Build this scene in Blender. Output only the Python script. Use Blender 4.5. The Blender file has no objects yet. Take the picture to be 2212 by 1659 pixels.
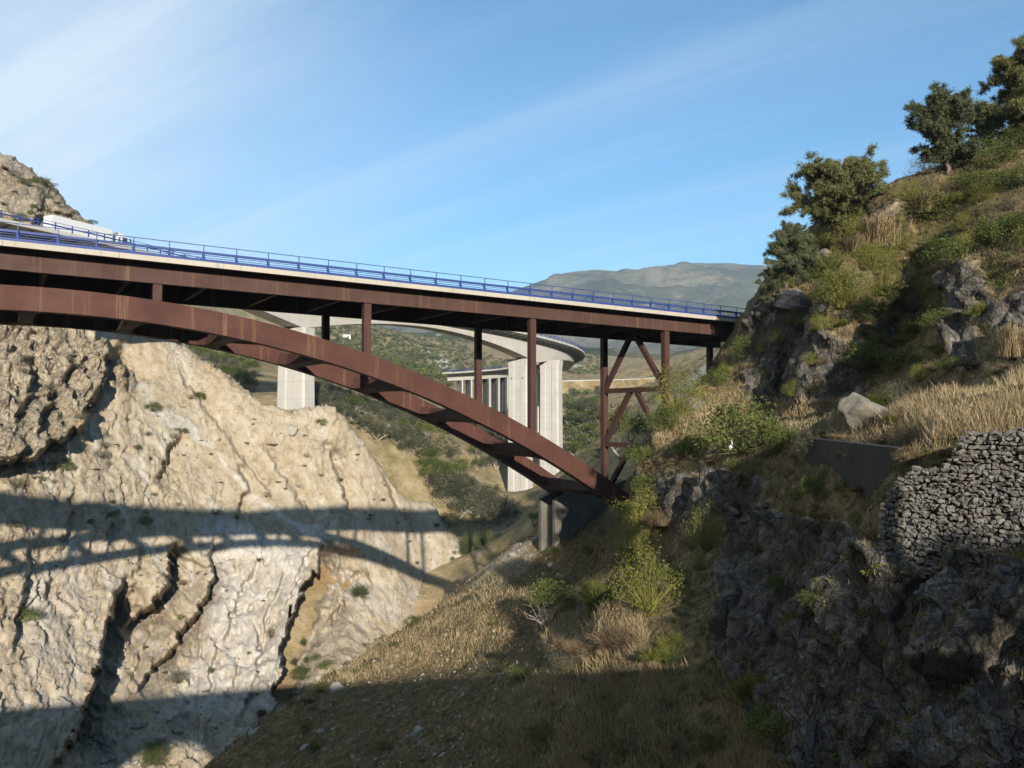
import bpy, math, random
import numpy as np
from mathutils import Vector, Matrix

random.seed(7)
RNG = np.random.default_rng(7)
SC = bpy.context.scene
COL = SC.collection

# ------------------------------------------------------------------ camera
F, CX, CY, PITCH = 1836.0, 1106.0, 829.5, math.radians(2.2)
cam_data = bpy.data.cameras.new('camera')
cam_data.sensor_width = 36.0
cam_data.lens = 36.0 * F / 2212.0
cam_data.clip_start = 0.2
cam_data.clip_end = 40000
cam = bpy.data.objects.new('camera', cam_data)
COL.objects.link(cam)
cam.location = (0, 0, 0)
cam.rotation_euler = (math.pi / 2 + PITCH, 0, 0)
SC.camera = cam

# ------------------------------------------------------------------ sun and sky
SUN_TO = Vector((0.19, -1.0, 0.302)).normalized()          # direction towards the sun
sun_el = math.asin(SUN_TO.z)
sun_az = math.atan2(SUN_TO.x, SUN_TO.y)                      # clockwise from +Y
sd = bpy.data.lights.new('sun', 'SUN')
sd.energy = 5.0
sd.angle = math.radians(0.53)
sd.color = (1.0, 0.92, 0.80)
sun = bpy.data.objects.new('sun', sd)
COL.objects.link(sun)
sun.rotation_euler = SUN_TO.to_track_quat('Z', 'Y').to_euler()

world = bpy.data.worlds.new('World')
SC.world = world
world.use_nodes = True
wn, wl = world.node_tree.nodes, world.node_tree.links
wn.clear()
def wnode(t, **kw):
    n = wn.new(t)
    for k, v in kw.items():
        setattr(n, k, v)
    return n
w_out = wnode('ShaderNodeOutputWorld')
w_bg = wnode('ShaderNodeBackground')
sky = wnode('ShaderNodeTexSky', sky_type='NISHITA', sun_disc=False, sun_elevation=sun_el,
            sun_rotation=sun_az, air_density=1.0, dust_density=0.15, ozone_density=2.2, altitude=300)
w_bg.inputs['Strength'].default_value = 0.096
tc = wnode('ShaderNodeTexCoord')
sep = wnode('ShaderNodeSeparateXYZ')
wl.new(tc.outputs['Generated'], sep.inputs[0])
def wmath(op, a, b=None, c=None, clamp=False):
    n = wnode('ShaderNodeMath', operation=op, use_clamp=clamp)
    for i, v in enumerate((a, b, c)):
        if v is None: continue
        if isinstance(v, (int, float)): n.inputs[i].default_value = v
        else: wl.new(v, n.inputs[i])
    return n.outputs[0]
# cirrus sheet: project the view direction on a high plane
zc = wmath('MAXIMUM', sep.outputs[2], 0.0)
zz = wmath('ADD', zc, 0.12)
u = wmath('DIVIDE', sep.outputs[0], zz)
v = wmath('DIVIDE', sep.outputs[1], zz)
comb = wnode('ShaderNodeCombineXYZ')
wl.new(u, comb.inputs[0]); wl.new(v, comb.inputs[1])
def cirrus(rot, sc, scale, detail, lo, hi, dist=0.0, off=(0, 0, 0)):
    m0 = wnode('ShaderNodeMapping', vector_type='POINT')
    m0.inputs['Rotation'].default_value = (0, 0, math.radians(rot))
    m0.inputs['Location'].default_value = off
    wl.new(comb.outputs[0], m0.inputs[0])
    m = wnode('ShaderNodeMapping', vector_type='POINT')
    m.inputs['Scale'].default_value = sc
    wl.new(m0.outputs[0], m.inputs[0])
    n = wnode('ShaderNodeTexNoise')
    n.inputs['Scale'].default_value = scale
    n.inputs['Detail'].default_value = detail
    n.inputs['Roughness'].default_value = 0.58
    n.inputs['Distortion'].default_value = dist
    wl.new(m.outputs[0], n.inputs['Vector'])
    r = wnode('ShaderNodeMapRange', interpolation_type='SMOOTHSTEP')
    r.inputs['From Min'].default_value = lo
    r.inputs['From Max'].default_value = hi
    wl.new(n.outputs['Fac'], r.inputs['Value'])
    return r.outputs[0]
CIRRUS_A = (38, (0.16, 1.1, 1), 0.75, 7, 0.46, 0.70, 0.6, (3.1, 0.7, 0))
c1 = cirrus(*CIRRUS_A)
c2 = cirrus(38, (0.09, 2.6, 1), 0.8, 8, 0.47, 0.72, 0.3, (1.3, 4.2, 0))
c3 = cirrus(10, (0.5, 0.6, 1), 0.5, 4, 0.38, 0.72, 0.2, (7.3, 2.0, 0))
# thicker veil towards the west (left), thinner to the east, as wide smooth bank
veil = wnode('ShaderNodeMapRange', interpolation_type='SMOOTHSTEP')
veil.inputs['From Min'].default_value = 0.02
veil.inputs['From Max'].default_value = -0.62
wl.new(sep.outputs[0], veil.inputs['Value'])
vl = veil.outputs[0]
a = wmath('MULTIPLY', c3, wmath('MULTIPLY_ADD', vl, 0.62, 0.05))
b = wmath('MULTIPLY', c1, wmath('MULTIPLY_ADD', vl, 0.30, 0.27))
c = wmath('MULTIPLY', c2, wmath('MULTIPLY_ADD', vl, 0.22, 0.24))
cl = wmath('ADD', wmath('ADD', a, b), wmath('ADD', c, wmath('MULTIPLY', vl, 0.46)), clamp=True)
cl = wmath('MINIMUM', cl, 0.80)
# clouds fade out below the horizon
hz = wnode('ShaderNodeMapRange'); hz.inputs['From Min'].default_value = -0.02; hz.inputs['From Max'].default_value = 0.10
wl.new(sep.outputs[2], hz.inputs['Value'])
cl = wmath('MULTIPLY', cl, hz.outputs[0])
mixc = wnode('ShaderNodeMix', data_type='RGBA')
mixc.inputs['B'].default_value = (6.3, 7.0, 7.5, 1)
wl.new(cl, mixc.inputs['Factor'])
gain = wnode('ShaderNodeMix', data_type='RGBA', blend_type='MULTIPLY')
gain.inputs['Factor'].default_value = 1.0
gain.inputs['B'].default_value = (0.68, 1.08, 1.22, 1)
wl.new(sky.outputs[0], gain.inputs['A'])
wl.new(gain.outputs['Result'], mixc.inputs['A'])
wl.new(mixc.outputs['Result'], w_bg.inputs['Color'])
wl.new(w_bg.outputs[0], w_out.inputs['Surface'])

SC.view_settings.view_transform = 'Standard'
SC.view_settings.look = 'None'
SC.view_settings.gamma = 1.0
SC.view_settings.use_curve_mapping = False
SC.view_settings.exposure = 0.60
SC.render.engine = 'CYCLES'
SC.cycles.max_bounces = 5
SC.cycles.diffuse_bounces = 1
SC.cycles.glossy_bounces = 2
SC.cycles.transmission_bounces = 2
SC.cycles.volume_bounces = 0
SC.cycles.caustics_reflective = False
SC.cycles.caustics_refractive = False
SC.cycles.use_adaptive_sampling = True
SC.cycles.adaptive_threshold = 0.02
try:
    SC.cycles.use_denoising = True
    SC.cycles.denoiser = 'OPENIMAGEDENOISE'
    SC.cycles.denoising_prefilter = 'ACCURATE'
except Exception:
    pass

# ------------------------------------------------------------------ helpers
CP, SP = math.cos(PITCH), math.sin(PITCH)
def W(px, py, Z):
    """A point of the place at distance Z in front, sighted in the direction of the survey mark (px, py)."""
    a, b = (px - CX) / F, (CY - py) / F
    y, z = CP - b * SP, SP + b * CP
    return (a * Z / y, Z, z * Z / y)
def project(P):
    x, y, z = P[..., 0], P[..., 1], P[..., 2]
    f = y * CP + z * SP
    f = np.where(np.abs(f) < 1e-6, 1e-6, f)
    up = -y * SP + z * CP
    return CX + F * x / f, CY - F * up / f

def props(o, label=None, cat=None, group=None, kind=None):
    if label: o['label'] = label
    if cat: o['category'] = cat
    if group: o['group'] = group
    if kind: o['kind'] = kind
    return o
def mesh_np(name, V, faces, mats=(), smooth=False, fmat=None):
    """numpy verts (n,3) + an (m,3) or (m,4) index array (or a list of both) -> mesh"""
    me = bpy.data.meshes.new(name)
    arrs = faces if isinstance(faces, (list, tuple)) else [faces]
    arrs = [np.asarray(a_, dtype=np.int32) for a_ in arrs if len(a_)]
    V = np.asarray(V, dtype=np.float32)
    me.vertices.add(len(V)); me.vertices.foreach_set('co', V.ravel())
    nl = sum(a_.size for a_ in arrs); nf = sum(len(a_) for a_ in arrs)
    me.loops.add(nl); me.polygons.add(nf)
    me.loops.foreach_set('vertex_index', np.concatenate([a_.ravel() for a_ in arrs]))
    tot = np.concatenate([np.full(len(a_), a_.shape[1], dtype=np.int32) for a_ in arrs])
    st = np.concatenate([[0], np.cumsum(tot)[:-1]]).astype(np.int32)
    me.polygons.foreach_set('loop_start', st)
    for m in mats: me.materials.append(m)
    if fmat is not None: me.polygons.foreach_set('material_index', np.asarray(fmat, dtype=np.int32))
    me.polygons.foreach_set('use_smooth', np.full(nf, smooth, dtype=bool))
    me.update(calc_edges=True)
    return me
def link(name, me, parent=None, loc=None, rotz=None):
    o = bpy.data.objects.new(name, me)
    COL.objects.link(o)
    if parent is not None: o.parent = parent
    if loc is not None: o.location = loc
    if rotz is not None: o.rotation_euler = (0, 0, rotz)
    return o
def empty(name, loc=(0, 0, 0), rotz=0.0):
    o = bpy.data.objects.new(name, None)
    COL.objects.link(o)
    o.location = loc; o.rotation_euler = (0, 0, rotz)
    o.empty_display_size = 0.5
    return o

class MB:
    """collects simple solids, builds them as one mesh object"""
    def __init__(s): s.v, s.f = [], []
    def hexa(s, c):
        """8 corners: bottom ring 0-3, top ring 4-7"""
        n = len(s.v); s.v += [tuple(p) for p in c]
        for q in ((3, 2, 1, 0), (4, 5, 6, 7), (0, 1, 5, 4), (1, 2, 6, 5), (2, 3, 7, 6), (3, 0, 4, 7)):
            s.f.append(tuple(n + i for i in q))
        return s
    def box(s, x0, x1, y0, y1, z0, z1):
        return s.hexa([(x0, y0, z0), (x1, y0, z0), (x1, y1, z0), (x0, y1, z0), (x0, y0, z1), (x1, y0, z1), (x1, y1, z1), (x0, y1, z1)])
    def bar(s, p0, p1, w, h, side=None):
        """square bar from p0 to p1, w across 'side', h across the third axis"""
        p0, p1 = Vector(p0), Vector(p1); d = (p1 - p0).normalized()
        if side is None: side = Vector((0, 0, 1)).cross(d) if abs(d.z) < 0.99 else Vector((1, 0, 0))
        side = (Vector(side) - d * Vector(side).dot(d)).normalized(); o = d.cross(side).normalized()
        a_, b_ = side * (w / 2), o * (h / 2)
        return s.hexa([p0 - a_ - b_, p0 + a_ - b_, p0 + a_ + b_, p0 - a_ + b_, p1 - a_ - b_, p1 + a_ - b_, p1 + a_ + b_, p1 - a_ + b_])
    def rings(s, R, caps=True):
        """list of rings (same length) -> skin"""
        n0 = len(s.v); k = len(R[0])
        for r in R: s.v += [tuple(p) for p in r]
        for i in range(len(R) - 1):
            for j in range(k):
                j2 = (j + 1) % k
                s.f.append((n0 + i * k + j, n0 + i * k + j2, n0 + (i + 1) * k + j2, n0 + (i + 1) * k + j))
        if caps:
            s.f.append(tuple(n0 + j for j in reversed(range(k))))
            s.f.append(tuple(n0 + (len(R) - 1) * k + j for j in range(k)))
        return s
    def tube(s, pts, radii, n=7):
        R = []
        for i, p in enumerate(pts):
            p = Vector(p)
            d = Vector(pts[min(i + 1, len(pts) - 1)]) - Vector(pts[max(i - 1, 0)])
            d = d.normalized() if d.length > 1e-9 else Vector((0, 0, 1))
            a_ = d.cross(Vector((0.31, 0.77, 0.2))).normalized(); b_ = d.cross(a_)
            R.append([p + (a_ * math.cos(t) + b_ * math.sin(t)) * radii[i] for t in (2 * math.pi * j / n for j in range(n))])
        return s.rings(R)
    def mesh(s, name, mat, smooth=False):
        me = bpy.data.meshes.new(name)
        me.from_pydata(s.v, [], s.f)
        import bmesh
        bm = bmesh.new(); bm.from_mesh(me)
        bmesh.ops.recalc_face_normals(bm, faces=bm.faces)
        bm.to_mesh(me); bm.free()
        for m in (mat if isinstance(mat, (list, tuple)) else [mat]): me.materials.append(m)
        if smooth:
            for p in me.polygons: p.use_smooth = True
        me.update()
        return me
    def build(s, name, mat, parent=None, smooth=False, loc=None, rotz=None):
        return link(name, s.mesh(name, mat, smooth), parent, loc, rotz)

# ------------------------------------------------------------------ numpy noise
def _h(ix, iy, iz, seed):
    n = (ix.astype(np.int64) * 374761393 + iy.astype(np.int64) * 668265263 + iz.astype(np.int64) * 2147483647 + seed * 974634777) & 0xFFFFFFFF
    n = ((n ^ (n >> 13)) * 1274126177) & 0xFFFFFFFF
    n = ((n ^ (n >> 16)) * 2246822519) & 0xFFFFFFFF
    return ((n ^ (n >> 15)) & 0xFFFFFF).astype(np.float32) / np.float32(0xFFFFFF)
def vnoise(P, seed=0):
    i = np.floor(P).astype(np.int32); f = (P - i).astype(np.float32)
    w = f * f * f * (f * (f * 6 - 15) + 10)
    r = 0
    for dx in (0, 1):
        wx = w[:, 0] if dx else 1 - w[:, 0]
        for dy in (0, 1):
            wy = w[:, 1] if dy else 1 - w[:, 1]
            for dz in (0, 1):
                wz = w[:, 2] if dz else 1 - w[:, 2]
                r = r + wx * wy * wz * _h(i[:, 0] + dx, i[:, 1] + dy, i[:, 2] + dz, seed)
    return r * 2 - 1
def fbm(P, scale, octaves=4, seed=0, gain=0.5, ridged=False):
    r, amp, tot = 0, 1.0, 0
    for o in range(octaves):
        n = vnoise(P / scale * (2.03 ** o) + 17.3 * o, seed + o)
        if ridged: n = 1 - 2 * np.abs(n)
        r = r + amp * n; tot += amp; amp *= gain
    return r / tot
def facets(P, scale, seed=0, tilt=1.0):
    """blocky broken-rock relief: each cell its own height and tilt"""
    Q = P / scale; base = np.floor(Q - 0.5).astype(np.int32)
    best = np.full(len(P), 9e9, dtype=np.float32); out = np.zeros(len(P), dtype=np.float32)
    for dx in (0, 1):
        for dy in (0, 1):
            for dz in (0, 1):
                c_ = base + np.array([dx, dy, dz])
                j = [0.5 + 0.8 * (_h(c_[:, 0], c_[:, 1], c_[:, 2], seed + k) - 0.5) for k in (1, 2, 3)]
                d = [Q[:, k] - c_[:, k] - j[k] for k in range(3)]
                dd = d[0] ** 2 + d[1] ** 2 + d[2] ** 2
                hh = _h(c_[:, 0], c_[:, 1], c_[:, 2], seed + 5) - 0.5
                for k in range(3):
                    hh = hh + tilt * d[k] * (_h(c_[:, 0], c_[:, 1], c_[:, 2], seed + 7 + k) - 0.5) * 2
                m = dd < best
                best = np.where(m, dd, best); out = np.where(m, hh, out)
    return out * scale
def sstep(a_, b_, x):
    t = np.clip((x - a_) / (b_ - a_), 0, 1)
    return t * t * (3 - 2 * t)
# ------------------------------------------------------------------ materials
class NT:
    def __init__(s, name, rough=0.9, spec=0.2):
        s.m = bpy.data.materials.new(name); s.m.use_nodes = True
        s.t = s.m.node_tree; s.n, s.l = s.t.nodes, s.t.links
        s.n.clear()
        s.out = s.n.new('ShaderNodeOutputMaterial'); s.b = s.n.new('ShaderNodeBsdfPrincipled')
        s.l.new(s.b.outputs[0], s.out.inputs['Surface'])
        s.b.inputs['Roughness'].default_value = rough
        s.b.inputs['Specular IOR Level'].default_value = spec
        s.co = None
    def put(s, sock, v):
        if isinstance(v, bpy.types.NodeSocket): s.l.new(v, sock)
        elif v is not None:
            if isinstance(v, (tuple, list)) and len(v) == 3 and len(sock.default_value) == 4: v = (*v, 1)
            sock.default_value = v
    def coord(s, kind='Object'):
        n = s.n.new('ShaderNodeTexCoord'); return n.outputs[kind]
    def pos(s):
        if s.co is None: s.co = s.n.new('ShaderNodeNewGeometry').outputs['Position']
        return s.co
    def mapped(s, vec, scale=(1, 1, 1), rot=(0, 0, 0), loc=(0, 0, 0)):
        n = s.n.new('ShaderNodeMapping'); s.l.new(vec, n.inputs[0])
        n.inputs['Scale'].default_value = scale; n.inputs['Rotation'].default_value = rot; n.inputs['Location'].default_value = loc
        return n.outputs[0]
    def noise(s, vec, scale, detail=4, rough=0.55, dist=0.0, col=False):
        n = s.n.new('ShaderNodeTexNoise'); s.put(n.inputs['Vector'], vec)
        n.inputs['Scale'].default_value = scale; n.inputs['Detail'].default_value = detail
        n.inputs['Roughness'].default_value = rough; n.inputs['Distortion'].default_value = dist
        return n.outputs['Color' if col else 'Fac']
    def voro(s, vec, scale, feature='F1', out='Distance', rnd=1.0):
        n = s.n.new('ShaderNodeTexVoronoi'); n.feature = feature; s.put(n.inputs['Vector'], vec)
        n.inputs['Scale'].default_value = scale; n.inputs['Randomness'].default_value = rnd
        return n.outputs[out]
    def math(s, op, a, b=None, c=None, clamp=False):
        n = s.n.new('ShaderNodeMath'); n.operation = op; n.use_clamp = clamp
        for i, v in enumerate((a, b, c)): s.put(n.inputs[i], v) if v is not None else None
        return n.outputs[0]
    def rng(s, v, a, b, lo=0.0, hi=1.0, smooth=True):
        n = s.n.new('ShaderNodeMapRange'); n.interpolation_type = 'SMOOTHSTEP' if smooth else 'LINEAR'
        s.put(n.inputs['Value'], v)
        n.inputs['From Min'].default_value = a; n.inputs['From Max'].default_value = b
        n.inputs['To Min'].default_value = lo; n.inputs['To Max'].default_value = hi
        return n.outputs[0]
    def mix(s, f, a, b, mode='MIX'):
        n = s.n.new('ShaderNodeMix'); n.data_type = 'RGBA'; n.blend_type = mode
        s.put(n.inputs['Factor'], f); s.put(n.inputs['A'], a); s.put(n.inputs['B'], b)
        return n.outputs['Result']
    def ramp(s, f, stops):
        n = s.n.new('ShaderNodeValToRGB'); s.put(n.inputs[0], f)
        e = n.color_ramp.elements
        while len(e) < len(stops): e.new(0.5)
        for i, (p_, c_) in enumerate(stops):
            e[i].position = p_; e[i].color = (*c_, 1)
        return n.outputs[0]
    def attr(s, name):
        n = s.n.new('ShaderNodeAttribute'); n.attribute_name = name; return n
    def bump(s, h, strength=0.5, dist=0.1, base=None):
        n = s.n.new('ShaderNodeBump'); s.put(n.inputs['Height'], h)
        n.inputs['Strength'].default_value = strength; n.inputs['Distance'].default_value = dist
        if base is not None: s.l.new(base, n.inputs['Normal'])
        return n.outputs[0]
    def rand(s):
        n = s.n.new('ShaderNodeObjectInfo'); return n.outputs['Random']
    def done(s, color, normal=None, rough=None):
        s.put(s.b.inputs['Base Color'], color)
        if normal is not None: s.put(s.b.inputs['Normal'], normal)
        if rough is not None: s.put(s.b.inputs['Roughness'], rough)
        return s.m

def m_terrain():
    """soil / rock / scree / dry grass from per-vertex surface masks"""
    t = NT('gorge_ground', 0.95, 0.1)
    P = t.pos()
    am = t.attr('mask'); sepm = t.n.new('ShaderNodeSeparateColor'); t.l.new(am.outputs['Color'], sepm.inputs[0])
    rock, grass, scree = sepm.outputs[0], sepm.outputs[1], sepm.outputs[2]
    greyrock = t.attr('greyrock').outputs['Fac']
    n1 = t.noise(P, 0.055, 5, 0.6); n2 = t.noise(P, 0.4, 6, 0.62); n3 = t.noise(P, 2.2, 5, 0.65); n4 = t.noise(P, 0.16, 4, 0.6, 1.2)
    soil = t.ramp(n2, [(0.25, (0.23, 0.178, 0.118)), (0.42, (0.355, 0.288, 0.20)), (0.58, (0.425, 0.36, 0.265)), (0.76, (0.48, 0.42, 0.325))])
    soil = t.mix(t.rng(n1, 0.45, 0.7), soil, t.mix(0.30, soil, (0.36, 0.27, 0.165)))
    # streaks down the fall line of the slope
    def dotv(v_):
        n = t.n.new('ShaderNodeVectorMath'); n.operation = 'DOT_PRODUCT'; t.l.new(P, n.inputs[0]); n.inputs[1].default_value = v_; return n.outputs['Value']
    cx = t.n.new('ShaderNodeCombineXYZ')
    t.l.new(dotv((.65, .75, 0)), cx.inputs[0]); t.l.new(dotv((.55, -.46, .70)), cx.inputs[1]); t.l.new(t.math('MULTIPLY', dotv((.53, -.46, -.71)), 0.10), cx.inputs[2])
    fall = t.noise(cx.outputs[0], 0.28, 6, 0.66, 0.5)
    soil = t.mix(t.math('MULTIPLY', t.rng(fall, 0.52, 0.66), 0.75), soil, (0.50, 0.465, 0.40))
    soil = t.mix(t.math('MULTIPLY', t.rng(fall, 0.46, 0.34), 0.6), soil, (0.31, 0.235, 0.15))
    # pebbles in the soil
    vp = t.voro(P, 1.6, 'F1', 'Color'); vd = t.voro(P, 1.6, 'F1', 'Distance')
    sp = t.n.new('ShaderNodeSeparateColor'); t.l.new(vp, sp.inputs[0])
    peb = t.math('MULTIPLY', t.rng(vd, 0.34, 0.22), t.math('GREATER_THAN', sp.outputs[0], 0.72))
    soil = t.mix(t.math('MULTIPLY', peb, 0.75), soil, (0.56, 0.51, 0.42))
    # small dry tufts printed between
    vt = t.voro(t.mapped(P, (1, 1, 0.7)), 0.7, 'F1', 'Color'); vtd = t.voro(t.mapped(P, (1, 1, 0.7)), 0.7, 'F1', 'Distance')
    sp2 = t.n.new('ShaderNodeSeparateColor'); t.l.new(vt, sp2.inputs[0])
    tuft = t.math('MULTIPLY', t.rng(t.math('ADD', vtd, t.math('MULTIPLY', n3, 0.35)), 0.50, 0.34), t.math('GREATER_THAN', sp2.outputs[1], 0.66))
    soil = t.mix(t.math('MULTIPLY', tuft, 0.6), soil, (0.24, 0.19, 0.085))
    # rock
    stretch = t.mapped(P, (1, 1, 0.45), (0.35, 0.25, 0.3))
    r1 = t.noise(stretch, 0.55, 7, 0.66, 0.6)
    rk = t.ramp(r1, [(0.25, (0.15, 0.118, 0.080)), (0.42, (0.31, 0.255, 0.18)), (0.56, (0.41, 0.345, 0.25)), (0.75, (0.49, 0.43, 0.335))])
    rk = t.mix(t.math('MULTIPLY', t.rng(n4, 0.5, 0.68), 0.65), rk, (0.40, 0.285, 0.165))
    rk = t.mix(t.math('MULTIPLY', t.rng(t.noise(P, 1.1, 6, 0.7), 0.56, 0.7), 0.5), rk, (0.52, 0.50, 0.46))
    rg = t.ramp(t.noise(stretch, 0.9, 8, 0.7, 0.8), [(0.28, (0.045, 0.039, 0.033)), (0.45, (0.12, 0.108, 0.093)), (0.60, (0.215, 0.197, 0.172)), (0.78, (0.33, 0.31, 0.28))])
    rg = t.mix(t.math('MULTIPLY', t.rng(n4, 0.5, 0.66), 0.65), rg, (0.12, 0.080, 0.045))
    rg = t.mix(t.math('MULTIPLY', t.rng(t.noise(P, 0.9, 5, 0.65), 0.55, 0.68), 0.7), rg, (0.085, 0.072, 0.034))
    vv = t.n.new('ShaderNodeVectorMath'); vv.operation = 'ADD'
    t.l.new(stretch, vv.inputs[0]); wv = t.n.new('ShaderNodeVectorMath'); wv.operation = 'SCALE'; t.l.new(t.noise(P, 0.8, 4, 0.6, 0, True), wv.inputs[0]); wv.inputs['Scale'].default_value = 1.6
    t.l.new(wv.outputs[0], vv.inputs[1])
    joint = t.rng(t.voro(vv.outputs[0], 0.75, 'DISTANCE_TO_EDGE'), 0.05, 0.012); joint2 = t.rng(t.voro(vv.outputs[0], 2.1, 'DISTANCE_TO_EDGE'), 0.06, 0.015)
    fine = t.noise(P, 5.5, 6, 0.75)
    rg = t.mix(t.rng(fine, 0.35, 0.65, 0.34, 0.0), rg, (0.045, 0.038, 0.03))
    rk = t.mix(greyrock, rk, rg)
    rk = t.mix(t.math('MULTIPLY', joint, 0.5), rk, (0.035, 0.028, 0.022))
    rk = t.mix(t.math('MULTIPLY', joint2, 0.28), rk, (0.05, 0.042, 0.032))
    # scree / bleached marl
    sc1 = t.noise(t.mapped(P, (1, 1, 0.35)), 0.7, 6, 0.68, 0.5)
    scr = t.ramp(sc1, [(0.3, (0.33, 0.285, 0.22)), (0.45, (0.47, 0.42, 0.35)), (0.6, (0.53, 0.50, 0.45)), (0.75, (0.60, 0.58, 0.54))])
    # dry grass soil
    gr = t.ramp(t.noise(P, 1.3, 5, 0.7), [(0.3, (0.065, 0.047, 0.024)), (0.5, (0.165, 0.122, 0.062)), (0.68, (0.30, 0.23, 0.125))])
    gr = t.mix(t.rng(n4, 0.48, 0.62), gr, t.mix(0.55, gr, (0.10, 0.095, 0.04)))
    jit = t.math('MULTIPLY', t.math('SUBTRACT', n3, 0.5), 0.9)
    col = t.mix(t.rng(t.math('ADD', scree, jit), 0.3, 0.7), soil, scr)
    col = t.mix(t.rng(t.math('ADD', rock, jit), 0.35, 0.65), col, rk)
    col = t.mix(t.rng(t.math('ADD', grass, jit), 0.3, 0.7), col, gr)
    h = t.math('ADD', t.math('MULTIPLY', n2, 0.12), t.math('MULTIPLY', n3, 0.20))
    h = t.math('ADD', h, t.math('MULTIPLY', t.noise(P, 7.0, 4, 0.7), 0.12))
    h = t.math('ADD', h, t.math('MULTIPLY', peb, 0.10))
    h = t.math('SUBTRACT', h, t.math('MULTIPLY', t.math('MULTIPLY', rock, t.math('ADD', joint, t.math('MULTIPLY', joint2, 0.5))), 0.25))
    return t.done(col, t.bump(h, 0.9, 0.9))
M_TERR = m_terrain()

def m_far(name, tree, tan, red, rock, scale):
    t = NT(name, 0.95, 0.05); P = t.pos()
    n1 = t.noise(P, scale, 6, 0.6, 0.4); n2 = t.noise(P, scale * 7, 6, 0.65); n3 = t.noise(P, scale * 40, 4, 0.7)
    col = t.mix(t.rng(n1, 0.42, 0.62), tree, tan)
    col = t.mix(t.math('MULTIPLY', t.rng(n2, 0.46, 0.62), 0.75), col, tree)
    col = t.mix(t.math('MULTIPLY', t.rng(t.noise(P, scale * 3.3, 5, 0.6, 1.0), 0.58, 0.70), 0.65), col, red)
    col = t.mix(t.math('MULTIPLY', t.rng(t.noise(P, scale * 5.1, 6, 0.7, 0.6), 0.62, 0.68), 0.8), col, rock)
    col = t.mix(t.math('MULTIPLY', t.rng(n3, 0.4, 0.62), 0.45), col, t.mix(0.5, tree, (0.03, 0.035, 0.02)))
    return t.done(col, t.bump(t.math('ADD', n2, t.math('MULTIPLY', n3, 0.3)), 0.7, 0.25 / scale * 0.1))
M_VALLEY = m_far('valley_ground', (0.13, 0.115, 0.05), (0.34, 0.26, 0.15), (0.36, 0.235, 0.125), (0.47, 0.42, 0.34), 0.02)
M_MOUNT = m_far('mountain_ground', (0.085, 0.090, 0.062), (0.215, 0.19, 0.14), (0.26, 0.195, 0.14), (0.44, 0.385, 0.32), 0.0016)

def m_rust(name, base, dark, streak=0.6):
    t = NT(name, 0.72, 0.25); P = t.pos()
    n1 = t.noise(P, 0.35, 4, 0.6); n2 = t.noise(t.mapped(P, (1.6, 1.6, 0.05)), 1.3, 6, 0.66); n3 = t.noise(P, 9, 3, 0.6)
    col = t.mix(t.rng(n1, 0.35, 0.65), base, dark)
    col = t.mix(t.math('MULTIPLY', t.rng(n2, 0.56, 0.68), streak), col, (0.20, 0.125, 0.065))
    col = t.mix(t.math('MULTIPLY', t.rng(n2, 0.40, 0.31), 0.55), col, (0.055, 0.018, 0.014))
    col = t.mix(t.math('MULTIPLY', n3, 0.3), col, dark)
    return t.done(col, t.bump(n3, 0.15, 0.01), t.rng(n1, 0.3, 0.7, 0.62, 0.8))
M_RIB = m_rust('weathering_steel_rib', (0.094, 0.038, 0.027), (0.070, 0.029, 0.021), 0.65)
M_RUST = m_rust('weathering_steel', (0.086, 0.044, 0.035), (0.066, 0.034, 0.027), 0.55)
M_RUST2 = m_rust('weathering_steel_column', (0.076, 0.037, 0.029), (0.060, 0.029, 0.023), 0.3)

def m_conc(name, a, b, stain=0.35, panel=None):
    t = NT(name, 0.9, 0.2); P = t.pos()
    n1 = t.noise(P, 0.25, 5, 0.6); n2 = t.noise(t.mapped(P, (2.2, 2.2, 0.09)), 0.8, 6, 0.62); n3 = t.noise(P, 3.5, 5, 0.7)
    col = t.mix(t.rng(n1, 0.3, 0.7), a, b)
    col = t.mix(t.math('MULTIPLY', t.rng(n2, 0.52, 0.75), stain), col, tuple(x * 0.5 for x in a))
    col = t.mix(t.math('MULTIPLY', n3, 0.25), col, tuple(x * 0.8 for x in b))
    h = n3
    if panel:
        sz = t.n.new('ShaderNodeSeparateXYZ'); t.l.new(P, sz.inputs[0])
        fr = t.math('FRACT', t.math('DIVIDE', sz.outputs[2], panel))
        line = t.math('LESS_THAN', fr, 0.035)
        col = t.mix(t.math('MULTIPLY', line, 0.35), col, tuple(x * 0.45 for x in a))
    return t.done(col, t.bump(h, 0.25, 0.02))
M_WALLC = m_conc('shaded_old_concrete', (0.085, 0.082, 0.070), (0.055, 0.054, 0.046), 0.7)  # old concrete again, darkened in its colours for the terrace wall's shade
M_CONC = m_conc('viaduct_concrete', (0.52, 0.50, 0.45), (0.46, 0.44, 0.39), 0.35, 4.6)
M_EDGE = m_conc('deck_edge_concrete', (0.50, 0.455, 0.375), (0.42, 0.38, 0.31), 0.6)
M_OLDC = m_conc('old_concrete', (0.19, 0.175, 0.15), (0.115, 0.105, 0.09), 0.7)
M_WCONC = m_conc('white_parapet', (0.52, 0.50, 0.46), (0.44, 0.42, 0.39), 0.4)

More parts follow.
